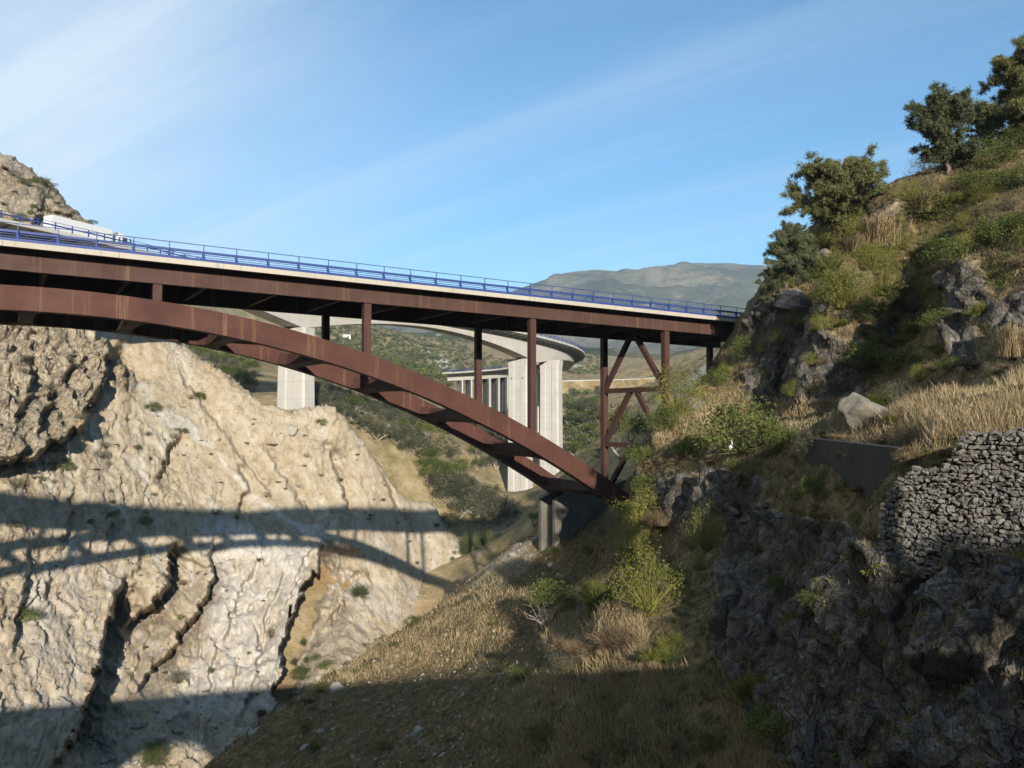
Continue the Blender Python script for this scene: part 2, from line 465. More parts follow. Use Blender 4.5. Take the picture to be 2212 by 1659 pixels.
def m_paint(name, col, rough=0.45, var=0.12):
    t = NT(name, rough, 0.4); P = t.pos()
    n = t.noise(P, 1.7, 4, 0.6)
    return t.done(t.mix(t.math('MULTIPLY', t.rng(n, 0.4, 0.7), 0.6), col, tuple(c_ * (1 - var * 2) for c_ in col)))
M_BLUE = m_paint('blue_paint', (0.030, 0.060, 0.215), 0.5)
M_WHITE = m_paint('white_paint', (0.66, 0.67, 0.67), 0.35, 0.04)
M_BLACK = m_paint('black_rubber', (0.02, 0.02, 0.02), 0.8)
M_GREY = m_paint('grey_paint', (0.25, 0.25, 0.26), 0.5)
M_REDP = m_paint('red_reflector', (0.5, 0.04, 0.03), 0.4)
M_GLASS = NT('dark_window_glass', 0.08, 0.5); M_GLASS = M_GLASS.done((0.03, 0.05, 0.055))
t_ = NT('asphalt', 0.9, 0.2); M_ASPH = t_.done(t_.mix(t_.noise(t_.pos(), 3, 5), (0.045, 0.045, 0.048), (0.07, 0.07, 0.07)))

def m_stone(name, a, b, c_):
    t = NT(name, 0.92, 0.15); P = t.pos(); r = t.rand()
    n = t.noise(P, 4.5, 6, 0.68); n2 = t.noise(P, 0.9, 4, 0.6)
    col = t.mix(t.rng(n, 0.3, 0.7), a, b)
    col = t.mix(t.math('MULTIPLY', t.rng(n2, 0.45, 0.7), 0.5), col, c_)
    col = t.mix(t.rng(r, 0, 1, 0, 0.45, False), col, tuple(x * 0.55 for x in a))
    return t.done(col, t.bump(t.math('ADD', n, t.math('MULTIPLY', t.noise(P, 18, 4, 0.7), 0.4)), 0.6, 0.06))
M_STONE = m_stone('limestone', (0.13, 0.12, 0.108), (0.26, 0.245, 0.222), (0.19, 0.15, 0.105))
M_RUIN = m_stone('weathered_masonry', (0.20, 0.18, 0.15), (0.33, 0.30, 0.25), (0.26, 0.20, 0.14))
M_BOULD = m_stone('pale_boulder', (0.33, 0.30, 0.25), (0.47, 0.44, 0.39), (0.38, 0.30, 0.20))
M_MORTAR = m_stone('rubble_core', (0.07, 0.06, 0.05), (0.12, 0.105, 0.085), (0.11, 0.085, 0.06))

def m_leaf(name, a, b, c_, trans=0.25, hue=0.5):
    """leaf colour varies by leaf clump (attribute) and plant"""
    t = NT(name, 0.75, 0.2)
    f = t.attr('tint').outputs['Fac']; r = t.rand()
    col = t.ramp(f, [(0.0, a), (0.5, b), (1.0, c_)])
    col = t.mix(t.math('MULTIPLY', r, 0.5), col, tuple(x * hue for x in b))
    t.put(t.b.inputs['Base Color'], col)
    if trans:
        tr = t.n.new('ShaderNodeBsdfTranslucent'); t.put(tr.inputs['Color'], col)
        mx = t.n.new('ShaderNodeMixShader'); mx.inputs[0].default_value = trans
        t.l.new(t.b.outputs[0], mx.inputs[1]); t.l.new(tr.outputs[0], mx.inputs[2]); t.l.new(mx.outputs[0], t.out.inputs['Surface'])
    return t.m
M_PINE = m_leaf('pine_needles', (0.15, 0.165, 0.055), (0.235, 0.24, 0.09), (0.34, 0.32, 0.15), 0.35)
M_PINED = m_leaf('dark_pine_needles', (0.095, 0.122, 0.055), (0.16, 0.185, 0.09), (0.26, 0.265, 0.15), 0.35)
M_GREEN = m_leaf('shrub_leaves', (0.065, 0.092, 0.022), (0.118, 0.145, 0.036), (0.205, 0.215, 0.070))
M_BROOM = m_leaf('broom_stems', (0.105, 0.125, 0.025), (0.20, 0.205, 0.045), (0.32, 0.29, 0.085))
M_GREYB = m_leaf('grey_shrub_twigs', (0.085, 0.085, 0.045), (0.145, 0.135, 0.075), (0.23, 0.20, 0.12))
M_DRYB = m_leaf('dry_shrub_twigs', (0.15, 0.105, 0.055), (0.25, 0.18, 0.10), (0.36, 0.28, 0.17))
M_OLIVE = m_leaf('olive_leaves', (0.060, 0.068, 0.034), (0.105, 0.110, 0.062), (0.175, 0.175, 0.110))
M_STRAW = m_leaf('straw_grass', (0.20, 0.145, 0.075), (0.39, 0.295, 0.165), (0.58, 0.47, 0.29), 0.3, 0.7)
M_REED = m_leaf('green_reeds', (0.080, 0.105, 0.035), (0.14, 0.165, 0.065), (0.21, 0.22, 0.10))
def m_bark(name, a, b):
    t = NT(name, 0.95, 0.1); P = t.coord()
    n = t.noise(t.mapped(P, (3, 3, 0.8)), 3, 5, 0.65)
    return t.done(t.mix(t.rng(n, 0.3, 0.7), a, b), t.bump(n, 0.6, 0.05))
M_BARK = m_bark('pine_bark', (0.10, 0.075, 0.055), (0.24, 0.19, 0.15))
M_TWIG = m_bark('pale_twigs', (0.22, 0.18, 0.14), (0.38, 0.33, 0.27))
# ------------------------------------------------------------------ the gorge: one height function through surveyed points
def tps_fit(P3, lam=1e-4):
    A = np.array(P3, dtype=np.float64); X = A[:, :2] / 100.0; zv = A[:, 2]
    d2 = ((X[:, None] - X[None]) ** 2).sum(-1)
    K = 0.5 * d2 * np.log(d2 + 1e-12)
    n = len(X); Q = np.hstack([np.ones((n, 1)), X])
    M = np.zeros((n + 3, n + 3)); M[:n, :n] = K + lam * np.eye(n); M[:n, n:] = Q; M[n:, :n] = Q.T
    w = np.linalg.solve(M, np.concatenate([zv, np.zeros(3)]))
    return X, w
def tps_eval(fit, x, y):
    X, w = fit; sh = x.shape
    q = np.stack([x.ravel(), y.ravel()], 1) / 100.0
    out = np.empty(len(q))
    for i in range(0, len(q), 40000):
        s_ = q[i:i + 40000]
        d2 = ((s_[:, None] - X[None]) ** 2).sum(-1)
        out[i:i + 40000] = (0.5 * d2 * np.log(d2 + 1e-12)) @ w[:len(X)] + w[len(X)] + s_ @ w[len(X) + 1:]
    return out.reshape(sh)

NEAR = []
def N(px, *rows):
    for py, Z in rows: NEAR.append(W(px, py, Z))
# left cliff slope
N(-250, (1700, 112), (1500, 120), (1195, 134), (900, 150), (700, 163), (600, 185), (450, 212), (300, 240), (180, 265), (260, 330))
N(0, (1700, 122), (1560, 129), (1195, 148), (1000, 158), (850, 166), (700, 178), (600, 204), (450, 230), (330, 255), (420, 320))
N(110, (1640, 130), (1195, 158), (900, 174), (700, 192), (560, 218), (420, 252), (500, 310))
N(205, (1700, 134), (1500, 146), (1150, 168), (950, 181), (800, 194), (700, 206), (600, 228), (492, 255), (560, 320))
N(300, (1560, 148), (700, 216), (606, 244), (690, 300))
N(345, (1650, 146), (1500, 158), (1150, 181), (950, 195), (800, 208), (690, 228), (770, 290))
N(450, (1640, 152), (1500, 165), (1150, 191), (1000, 202), (900, 210), (785, 221), (860, 275))
N(600, (1560, 160), (1450, 171), (1200, 195), (1050, 207), (950, 213), (880, 218), (950, 260))
N(720, (1480, 168), (1400, 181), (1250, 198), (1100, 211), (1000, 217), (893, 221), (985, 262))
N(850, (1430, 190), (1330, 204), (1250, 213), (1150, 222), (1045, 229), (1120, 262))
N(930, (1380, 204), (1300, 218), (1265, 225), (1180, 231), (1095, 236), (1160, 268))
N(1020, (1340, 226), (1260, 234), (1192, 240), (1260, 270))
# just past the crest the ground falls away
N(345, (730, 237)); N(450, (825, 229)); N(600, (925, 226)); N(720, (940, 229)); N(850, (1090, 237)); N(930, (1140, 244)); N(1020, (1235, 248)); N(525, (870, 228)); N(525, (838, 220)); N(660, (886, 219)); N(660, (930, 228)); N(790, (965, 225)); N(790, (1010, 233))
N(1760, (600, 91)); N(1830, (572, 86))
# spur in front of the slope, with the shaded ravine behind it
N(1140, (1160, 124)); N(1070, (1210, 119)); N(1000, (1268, 114)); N(860, (1370, 105)); N(680, (1478, 97)); N(520, (1600, 90))
N(900, (1500, 82)); N(1000, (1450, 80)); N(1100, (1400, 79)); N(760, (1600, 74)); N(1000, (1350, 95)); N(900, (1430, 92))
N(700, (1659, 71)); N(900, (1659, 60)); N(1100, (1659, 51)); N(1400, (1659, 43)); N(1650, (1659, 37)); N(1150, (1280, 92)); N(1100, (1330, 90))
NEAR += [(-33, 118, -47), (-22, 135, -48), (-50, 112, -52), (-70, 112, -55), (-8, 150, -45), (2, 172, -42), (6, 200, -42), (-6, 215, -46), (4, 240, -44), (10, 145, -34)]
NEAR += [(-30, 60, -38), (-55, 70, -50), (-80, 80, -55), (-45, 95, -49), (-100, 60, -30), (-95, 35, 6), (-120, 60, 10), (-90, 90, -48), (-120, 110, -20)]
# abutment foot and the ground behind the trestle
N(1240, (1190, 101)); N(1300, (1145, 99)); N(1360, (1110, 98)); N(1200, (1150, 118))
NEAR += [(16, 125, -15), (24, 135, -12), (10, 125, -23), (30, 150, -16), (20, 170, -28), (40, 190, -20), (20, 220, -40), (40, 240, -40), (15, 290, -50), (40, 300, -50), (-40, 320, -40), (-120, 330, 10)]
# right hillside
N(1600, (700, 106), (860, 90), (1030, 62)); N(1640, (640, 97), (720, 95), (800, 92)); N(1690, (600, 92)); N(1760, (570, 86)); N(1830, (545, 80), (860, 77))
N(1890, (490, 83)); N(1950, (445, 86)); N(2000, (385, 88), (700, 73)); N(2100, (320, 90), (800, 53)); N(2212, (270, 92), (560, 60), (750, 48.5), (850, 40), (930, 33.5))
N(2400, (150, 94), (400, 68), (700, 45), (930, 30))
N(1700, (680, 91), (870, 83), (1010, 56.5)); N(1750, (800, 86.5)); N(1820, (700, 85)); N(1900, (600, 83)); N(1930, (760, 80)); N(1950, (850, 66), (880, 51)); N(2050, (500, 77)); N(2180, (420, 77)); N(2080, (620, 65), (700, 61)); N(2150, (560, 63))
N(1740, (928, 51)); N(1800, (890, 56)); N(1900, (930, 43), (850, 58)); N(2000, (930, 37), (860, 45)); N(2100, (930, 35)); N(1960, (960, 36))
N(1480, (900, 80), (1060, 70)); N(1408, (950, 80.5)); N(1500, (830, 92)); N(1392, (1005, 79)); N(1378, (1085, 79)); NEAR += [(9.5, 84, -15), (10.5, 88, -15)]; N(1560, (790, 100)); N(1590, (940, 67))
# the shaded flank below the terrace
N(1730, (1010, 49.5)); N(1880, (1060, 40)); N(1760, (978, 49.2)); N(1850, (990, 43.0)); N(1925, (1002, 38.2)); N(1800, (1200, 40)); N(1890, (1190, 34.5)); N(1780, (1659, 32)); N(2000, (1300, 32.5), (1659, 28.5)); N(2212, (1195, 29.6), (1300, 28.6), (1659, 25.5)); N(2400, (1250, 26), (1659, 23))
N(1750, (1100, 45)); N(1650, (1200, 53)); N(1550, (1150, 61)); N(1450, (1150, 67)); N(1350, (1150, 76)); N(1380, (1250, 58)); N(1300, (1350, 55)); N(1450, (1440, 46.5)); N(1200, (1440, 61)); N(1600, (1500, 43)); N(1260, (1260, 80)); N(1720, (1350, 43))
# ground that the photograph does not show: behind the skyline, off to the right, under the viewpoint
NEAR += [(36, 114, 11.6), (60, 125, 11), (48, 108, 14), (110, 120, 38), (86, 96, 46), (110, 70, 52), (66, 60, 33), (36, 45, 8), (32, 28, -0.4), (45, 25, 3), (60, 160, 14), (100, 160, 20), (120, 220, 40),
         (19, 24, -0.9), (22, 31, -0.7), (24, 15, -0.8), (26, 0, -0.9), (16, 24, -8), (12, 12, -14), (5, 20, -19), (-10, 25, -29), (-40, 30, -45), (-70, 20, -40), (8, 0, -16), (-20, 0, -34), (-60, 0, -40), (30, -40, -0.9), (0, -40, -22), (-40, -40, -40), (60, -40, 3), (-100, -40, 0), (-110, 0, 2)]
FIT = tps_fit(NEAR)

def fan(fit, t0, t1, nc, z0, z1, nr, fine=2200, flat=0.12, down=0.35):
    """radial fan of profiles, rows spread by the relief so cliffs and flats get equal detail"""
    t = np.linspace(t0, t1, nc)
    ys = np.exp(np.linspace(math.log(z0), math.log(z1), 420))
    zc = tps_eval(fit, t[:, None] * ys[None], np.broadcast_to(ys, (nc, 420)))
    Y = np.empty((nc, nr)); Zh = np.empty((nc, nr))
    yf = np.exp(np.linspace(math.log(z0), math.log(z1), fine))
    for j in range(nc):
        zf = np.interp(yf, ys, zc[j])
        dv = np.diff(zf / yf); dl = np.diff(np.log(yf))
        ds = np.where(dv > 0, dv, -down * dv) + flat * dl
        # smooth and accumulate
        s_ = np.concatenate([[0], np.cumsum(ds)])
        Y[j] = np.interp(np.linspace(0, s_[-1], nr), s_, yf)
        Zh[j] = np.interp(Y[j], yf, zf)
    for _ in range(3):   # neighbouring profiles share their row spacing
        Y[1:-1] = (Y[:-2] + 2 * Y[1:-1] + Y[2:]) / 4
    for j in range(nc): Zh[j] = np.interp(Y[j], ys, zc[j])
    X = t[:, None] * Y
    return np.stack([X, Y, Zh], -1)
def grid_normals(G):
    du = np.gradient(G, axis=0); dv = np.gradient(G, axis=1)
    n = np.cross(du, dv); n /= np.linalg.norm(n, axis=-1, keepdims=True) + 1e-9
    n[n[..., 2] < 0] *= -1
    return n
def grid_faces(nc, nr):
    i = np.arange(nc * nr).reshape(nc, nr)
    return np.stack([i[:-1, :-1], i[1:, :-1], i[1:, 1:], i[:-1, 1:]], -1).reshape(-1, 4)
def poly_mask(px, py, poly, soft=18):
    """1 inside the outline, fading over 'soft'"""
    poly = np.array(poly, dtype=float); inside = np.zeros(px.shape, bool); dist = np.full(px.shape, 1e9)
    for k in range(len(poly)):
        (x0, y0), (x1, y1) = poly[k], poly[(k + 1) % len(poly)]
        c_ = ((y0 > py) != (y1 > py)) & (px < (x1 - x0) * (py - y0) / (y1 - y0 + 1e-12) + x0)
        inside ^= c_
        ux, uy = x1 - x0, y1 - y0; L = ux * ux + uy * uy + 1e-9
        tt = np.clip(((px - x0) * ux + (py - y0) * uy) / L, 0, 1)
        dist = np.minimum(dist, np.hypot(px - x0 - tt * ux, py - y0 - tt * uy))
    return sstep(-soft, soft, np.where(inside, dist, -dist))
def line_sd(px, py, line):
    """signed distance to a polyline drawn downwards (right side positive), and the position along it 0..1"""
    line = np.array(line, dtype=float); best = np.full(px.shape, 1e9); sgn = np.ones(px.shape); along = np.zeros(px.shape)
    seg = np.hypot(*np.diff(line, axis=0).T); cum = np.concatenate([[0], np.cumsum(seg)]); tot = cum[-1]
    for k in range(len(line) - 1):
        (x0, y0), (x1, y1) = line[k], line[k + 1]
        ux, uy = x1 - x0, y1 - y0; L = ux * ux + uy * uy + 1e-9
        tr = ((px - x0) * ux + (py - y0) * uy) / L; tt = np.clip(tr, 0, 1)
        d = np.hypot(px - x0 - tt * ux, py - y0 - tt * uy)
        side = np.sign((px - x0) * uy - (py - y0) * ux)
        m = d < best
        best = np.where(m, d, best); sgn = np.where(m, side, sgn); along = np.where(m, (cum[k] + tt * seg[k]) / tot, along)
    return best * sgn, along

TA, TB = -0.70, 0.70
NC, NR = 1080, 900
G = fan(FIT, TA, TB, NC, 19.0, 330.0, NR)
nrm = grid_normals(G)
P0 = G.reshape(-1, 3); N0 = nrm.reshape(-1, 3)
PX, PY = project(P0)
xs, ys_, zs = P0.T
steep = 1 - N0[:, 2]
# left of the ravine line (plan view)
left = ys_ > np.interp(xs, [-400, -110, -80, -55, -33, -22, -8, 2, 6, 12, 400], [60, 70, 92, 104, 114, 133, 149, 172, 235, 400, 400])
wob = fbm(P0, 14, 3, 5); wob2 = fbm(P0, 3.5, 3, 9)
wx, wy = PX + 26 * wob + 9 * wob2, PY + 26 * fbm(P0, 14, 3, 6) + 9 * fbm(P0, 3.5, 3, 10)
# surface kinds: rock, dry grass, bleached scree
rock = np.zeros(len(P0)); grass = np.zeros(len(P0)); scree = np.zeros(len(P0))
OUTCROP = [(-60, 690), (60, 690), (160, 740), (230, 790), (215, 870), (150, 950), (60, 990), (-60, 1010)]
rock = np.maximum(rock, left * poly_mask(wx, wy, OUTCROP, 22))
rock = np.maximum(rock, left * poly_mask(wx, wy, [(60, 330), (-60, 380), (-60, 500), (230, 520), (205, 440)], 25) * 0.62)
rock = np.maximum(rock, left * poly_mask(wx, wy, [(190, 760), (250, 770), (290, 830), (250, 850), (200, 830)], 10) * 0.8)
scree = np.maximum(scree, left * poly_mask(wx, wy, [(300, 850), (380, 900), (470, 990), (560, 1080), (700, 1150), (700, 1200), (620, 1130), (520, 1060), (430, 960), (300, 880)], 14))
scree = np.maximum(scree, left * poly_mask(wx, wy, [(440, 1080), (640, 1160), (700, 1200), (640, 1400), (600, 1560), (330, 1560), (430, 1330)], 45) * 0.72)
scree = np.maximum(scree, left * poly_mask(wx, wy, [(30, 1200), (220, 1180), (190, 1560), (0, 1560)], 50) * 0.5)
scree = np.maximum(scree, left * poly_mask(wx, wy, [(700, 1200), (960, 1260), (860, 1350), (720, 1300)], 25) * 0.5)
hillside_rock = [
    ([(1620, 660), (1690, 610), (1760, 640), (1750, 690), (1650, 720)], 0.75), ([(1600, 690), (1720, 680), (1840, 760), (1845, 860), (1760, 880), (1600, 880)], 0.95),
    ([(2060, 600), (2130, 570), (2150, 640), (2100, 790), (2060, 770)], 1.0), ([(2130, 660), (2240, 640), (2240, 740), (2160, 760)], 0.9),
    ([(1430, 1030), (1560, 1010), (1660, 1030), (1640, 1100), (1480, 1140), (1400, 1120)], 0.9), ([(1560, 1080), (1900, 1160), (1900, 1660), (1700, 1660), (1540, 1400)], 0.85),
    ([(1800, 1190), (2300, 1200), (2300, 1700), (1760, 1700)], 1.0), ([(1400, 880), (1440, 870), (1460, 930), (1440, 960)], 0.9), ([(1880, 430), (2000, 430), (1960, 500), (1850, 540)], 0.55)]
for pl, k in hillside_rock: rock = np.maximum(rock, (~left) * poly_mask(wx, wy, pl, 16) * k)
lowrock = (~left) * sstep(0.56, 0.78, steep + 0.22 * wob2)
rock = np.maximum(rock, lowrock * 0.8)
grass = np.where(left, 0, 1.0) * (1 - rock)
# pale bare strips on the spur and the foot of the ravine
bare = poly_mask(wx + 14 * wob2, wy, [(1120, 1170), (1190, 1150), (1130, 1230), (1020, 1270), (1000, 1265)], 26)
grass *= 1 - 0.8 * np.clip(bare, 0, 1) * (~left)
riverbed = (~left) * sstep(-38, -46, zs)
grass *= 1 - riverbed
grass = np.maximum(grass, left * poly_mask(wx, wy, [(-60, 320), (100, 380), (200, 480), (200, 560), (-60, 560)], 20) * 0.55 * (0.5 + wob2))
grass = np.clip(grass, 0, 1)

# relief ---------------------------------------------------------------
view = P0 / (np.linalg.norm(P0, axis=1, keepdims=True))
dist = np.linalg.norm(P0, axis=1)
D = np.zeros(len(P0)); DB = np.zeros(len(P0))
lf = left.astype(float)
smooth = lf * np.maximum(poly_mask(wx, wy, [(250, 740), (420, 790), (560, 940), (700, 1130), (640, 1180), (420, 1030), (280, 900)], 30), poly_mask(wx, wy, [(750, 930), (930, 1095), (1020, 1200), (960, 1290), (860, 1350), (740, 1300), (800, 1150)], 30))
rough = 1 - .72 * smooth
D += lf * (1.5 * fbm(P0, 24, 3, 21) + rough * (0.26 * fbm(P0 * np.array([1, 1, 0.5]), 4.5, 5, 31, 0.6, True) + 0.18 * fbm(P0, 1.1, 4, 41, .65)))
rt = 1 - lf
D += rt * (1.05 * fbm(P0, 8, 5, 51, .55) + 0.20 * fbm(P0, 1.6, 4, 61, 0.6))
# broken rock faces
idx = np.where(rock > 0.05)[0]
Pr = P0[idx] * np.array([1, 1, 0.75])
riverl = 0
big = facets(Pr + 1.2 * fbm(Pr, 3, 2, 71)[:, None], 3.6, 3, 0.9); sm = facets(Pr + 0.4 * fbm(Pr, 1, 2, 72)[:, None], 1.15, 13, 1.1)
rr = fbm(Pr, 5.5, 5, 73, 0.55, True)
DB[idx] += rock[idx] * np.where(left[idx], 1.3, 0.50) * (np.where(left[idx], .40, .7) * big + np.where(left[idx], .55, .9) * sm)
bed = Pr @ np.array([[.25, .1, .0], [.2, -.1, .0], [-.9, .9, 1.3]])
D[idx] += np.where(left[idx], 1.15, .45) * rock[idx] * fbm(bed + .6 * fbm(Pr, 4, 2, 78)[:, None], 3.2, 4, 79, .6, True)
D[idx] += rock[idx] * (np.where(left[idx], 1.4, 0.75) * rr + 0.16 * fbm(P0[idx], .8, 3, 74))
idl = np.where(left & (rock < 0.6))[0]
D[idl] += rough[idl] * .13 * facets(P0[idl] + .5 * fbm(P0[idl], 3, 2, 77)[:, None], 1.5, 33, 1.3)
D[idl] += rough[idl] * 0.15 * facets(P0[idl] * np.array([1, 1, .6]) + .8 * fbm(P0[idl], 5, 2, 75)[:, None], 3.4, 23, 1.2) * (1 - 0.8 * grass[idl])
D[idl] += 0.20 * fbm(P0[idl] * np.array([1, 1, .55]), 2.2, 4, 76, .6) * (1 - .5 * scree[idl])
Pl = P0[idl]
dip = Pl @ np.array([[.80, .30, .0], [.45, -.2, .0], [-.18, .9, .35]]) # stretch along the dip of the beds
q1 = fbm(dip + 1.4 * fbm(Pl, 6, 3, 84)[:, None], 5.0, 4, 85, .55, True); q2 = fbm(dip * np.array([1, 1, .6]) + .5 * fbm(Pl, 2, 2, 86)[:, None], 1.7, 3, 87, .55, True)
zone = sstep(-.25, .35, fbm(Pl, 24, 2, 88))
D[idl] -= (0.42 * sstep(.52, .82, q1) * (.3 + zone) + 0.20 * sstep(.45, .85, q2) * (.35 + zone)) * (1 - .8 * grass[idl]) * rough[idl]
D[idl] += .20 * np.abs(fbm(Pl, .95, 3, 89, .6)) + .5 * fbm(dip, 7, 3, 90, .6)
DV = np.zeros(len(P0))                          # along the line of sight: ledges and clefts
jx, jy = PX + 7 * wob2 + 6 * fbm(P0, 1.3, 3, 81, .65), PY + 10 * fbm(P0, 3.5, 3, 82) + 9 * fbm(P0, 1.3, 3, 83, .65)
cellj = facets(P0, 3.0, 43, 0.0) / 3.0; cellk = facets(P0, 1.4, 53, 0.0) / 1.4
jx += 11 * cellj + 6 * cellk; jy += 8 * cellj
CLEFTS = [
    ([(268, 1240), (240, 1300), (228, 1400), (195, 1500), (150, 1600), (110, 1690)], 20, 90),
    ([(395, 1160), (368, 1190), (366, 1250), (330, 1310), (255, 1362)], 15, 50),
    ([(692, 1175), (682, 1240), (636, 1310), (612, 1400), (600, 1480), (585, 1560)], 34, 60),
    ([(470, 1150), (452, 1260), (420, 1330), (365, 1400), (330, 1440), (285, 1510)], 11, 40),
    ([(670, 1170), (645, 1240), (610, 1340)], 3, 25), ([(395, 930), (368, 975), (330, 1050)], 5, 35), ([(545, 1330), (560, 1400), (548, 1480), (520, 1560)], 4, 30),
    ([(610, 1270), (560, 1300), (480, 1345)], 3, 25), ([(585, 1440), (590, 1560)], 4, 25), ([(520, 1400), (500, 1470), (480, 1530)], 3, 25), ([(790, 1225), (735, 1270)], 4, 30),
    ([(740, 1190), (730, 1300), (715, 1390)], 5, 30), ([(245, 1120), (235, 1200)], 3, 20), ([(340, 1290), (300, 1420), (270, 1500)], 2.5, 25), ([(440, 1400), (400, 1500)], 2.5, 25),
    ([(510, 1000), (540, 1060), (500, 1130)], 5, 35), ([(700, 960), (735, 1040), (760, 1130)], 6, 45), ([(230, 760), (265, 790), (270, 840)], 9, 40), ([(105, 1240), (95, 1330)], 2.5, 20), ([(160, 1050), (150, 1130), (120, 1200)], 3, 25),
    ([(560, 1190), (520, 1290), (470, 1400), (440, 1530)], 3.5, 22), ([(622, 1200), (582, 1320), (556, 1450)], 3, 20), ([(300, 1170), (285, 1260), (262, 1320)], 3, 20), ([(60, 1180), (50, 1300), (18, 1430)], 3.5, 25), ([(470, 900), (520, 985), (600, 1085)], 3, 25), ([(560, 955), (640, 1060), (690, 1150)], 3.5, 25), ([(380, 800), (450, 900), (500, 960)], 3, 25), ([(820, 1010), (860, 1100), (900, 1170)], 3, 25)]
for ln, d, w in CLEFTS:
    b = np.array(ln); near = left & (PX > b[:, 0].min() - 160) & (PX < b[:, 0].max() + 160) & (PY > b[:, 1].min() - 60) & (PY < b[:, 1].max() + 60)
    ii = np.where(near)[0]
    s_, al = line_sd(jx[ii], jy[ii], ln)
    env = np.clip(np.minimum(al, 1 - al) * 5, 0, 1)
    DV[ii] += np.where(s_ > 0, d * np.exp(-s_ / w) , -0.13 * d * np.exp(s_ / (w * 0.8))) * env
# overhanging outcrop on the left
s_, al = line_sd(jx, jy, [(165, 690), (235, 770), (212, 850), (150, 940), (60, 990), (-80, 1020)])
DV += left * np.where((s_ < 0), -9 * np.exp(s_ / 110), 2.5 * np.exp(-np.abs(s_) / 30)) * (np.abs(s_) < 400) * (PX < 330) * (PY > 640)
for ln, d, w in ([([(120, 830), (90, 890), (60, 950)], 5, 30), ([(40, 760), (60, 850), (20, 930)], 4, 30), ([(150, 760), (130, 830), (160, 880)], 4, 25), ([(90, 400), (85, 470), (60, 520)], 6, 35), ([(150, 440), (160, 500)], 5, 25)]):
    s_, al = line_sd(jx, jy, ln); env = np.clip(np.minimum(al, 1 - al) * 5, 0, 1) * left
    DV += np.where((s_ > 0), d * np.exp(-np.abs(s_) / w), -0.4 * d * np.exp(-np.abs(s_) / w)) * env * (np.abs(s_) < 200)
def blur(a_, k):
    a_ = a_.reshape(NC, NR).copy()
    for _ in range(k):
        a_[1:-1] = (a_[:-2] + 2 * a_[1:-1] + a_[2:]) / 4; a_[:, 1:-1] = (a_[:, :-2] + 2 * a_[:, 1:-1] + a_[:, 2:]) / 4
    return a_.ravel()
slab = facets(P0 + 2.2 * fbm(P0, 9, 2, 103)[:, None], 11.0, 63, .35)
D += lf * rough * .10 * slab
D += blur(DB, 1)
DV = blur(DV, 1)
PT = P0 + N0 * D[:, None] + view * DV[:, None]
GT = PT.reshape(NC, NR, 3)
TPX, TPY = project(PT)
TPX, TPY = TPX.reshape(NC, NR), TPY.reshape(NC, NR)

def add_mask(me, rgb):
    at = me.color_attributes.new('mask', 'FLOAT_COLOR', 'POINT')
    at.data.foreach_set('color', np.concatenate([rgb, np.ones((len(rgb), 1))], 1).astype(np.float32).ravel())
def add_float(me, name, v):
    at = me.attributes.new(name, 'FLOAT', 'POINT'); at.data.foreach_set('value', np.asarray(v, dtype=np.float32))
def sub_mesh(name, V, faces, sel, mat, masks):
    f = faces[sel]; used = np.unique(f); remap = np.full(len(V), -1, dtype=np.int64); remap[used] = np.arange(len(used))
    me = mesh_np(name, V[used], remap[f], [mat], True)
    add_mask(me, masks[used]); add_float(me, 'greyrock', 1.0 - left[used])
    return me
FC = grid_faces(NC, NR)
scree *= np.clip(.95 + .6 * fbm(P0 * np.array([1, 1, .5]), 4.5, 4, 99), 0, 1)
upl = (~left) * poly_mask(wx, wy, [(1700, 560), (1900, 480), (2240, 260), (2240, 560), (2050, 600), (1960, 680), (1840, 690), (1700, 640)], 25)
rock *= 1 - .75 * upl; grass = np.maximum(grass, upl * .9)
MASKS = np.stack([rock, grass, scree], 1)
fl = left[FC].mean(1) > 0.5
props(link('cliff_slope', sub_mesh('cliff_slope', PT, FC, fl, M_TERR, MASKS)), 'pale rocky slope of the gorge with fissures and scree', None, None, 'structure')
props(link('hillside', sub_mesh('hillside', PT, FC, ~fl, M_TERR, MASKS)), 'steep grassy and rocky hillside and spur', None, None, 'structure')
# ground under and behind the viewpoint (coarser)
gx, gy = np.meshgrid(np.linspace(-200, 140, 120), np.linspace(-120, 20.5, 50), indexing='ij')
gz = tps_eval(FIT, gx, gy); gz = np.clip(gz, -60, 60)
Pb = np.stack([gx, gy, gz], -1).reshape(-1, 3); Pb[:, 2] += 0.8 * fbm(Pb, 9, 4, 51) - 0.3
mb = mesh_np('ravine_bed', Pb, grid_faces(120, 50), [M_TERR], True)
add_mask(mb, np.stack([np.full(len(Pb), 0.4), np.full(len(Pb), 0.5), np.zeros(len(Pb))], 1)); add_float(mb, 'greyrock', np.ones(len(Pb)))
props(link('ravine_bed', mb), 'ravine floor below the viewpoint', None, None, 'structure')

def ground_at(px, py, GT=GT, PXg=TPX, PYg=TPY, t0=TA, t1=TB):
    """the nearest piece of ground seen in that direction"""
    x, y, _ = W(px, py, 1.0)
    j = int(round((x - t0) / (t1 - t0) * (GT.shape[0] - 1))); j = max(0, min(GT.shape[0] - 1, j))
    pyc = PYg[j]
    hit = np.where(pyc <= py)[0]
    if len(hit) == 0: return None
    k = hit[0]
    if k == 0: return None
    return Vector(GT[j, k])
def height_at(x, y):
    """height of the near ground at a plan position"""
    t = x / y; j = int(round((t - TA) / (TB - TA) * (NC - 1))); j = max(0, min(NC - 1, j))
    k = int(np.argmin(np.abs(GT[j, :, 1] - y)))
    return float(GT[j, k, 2])

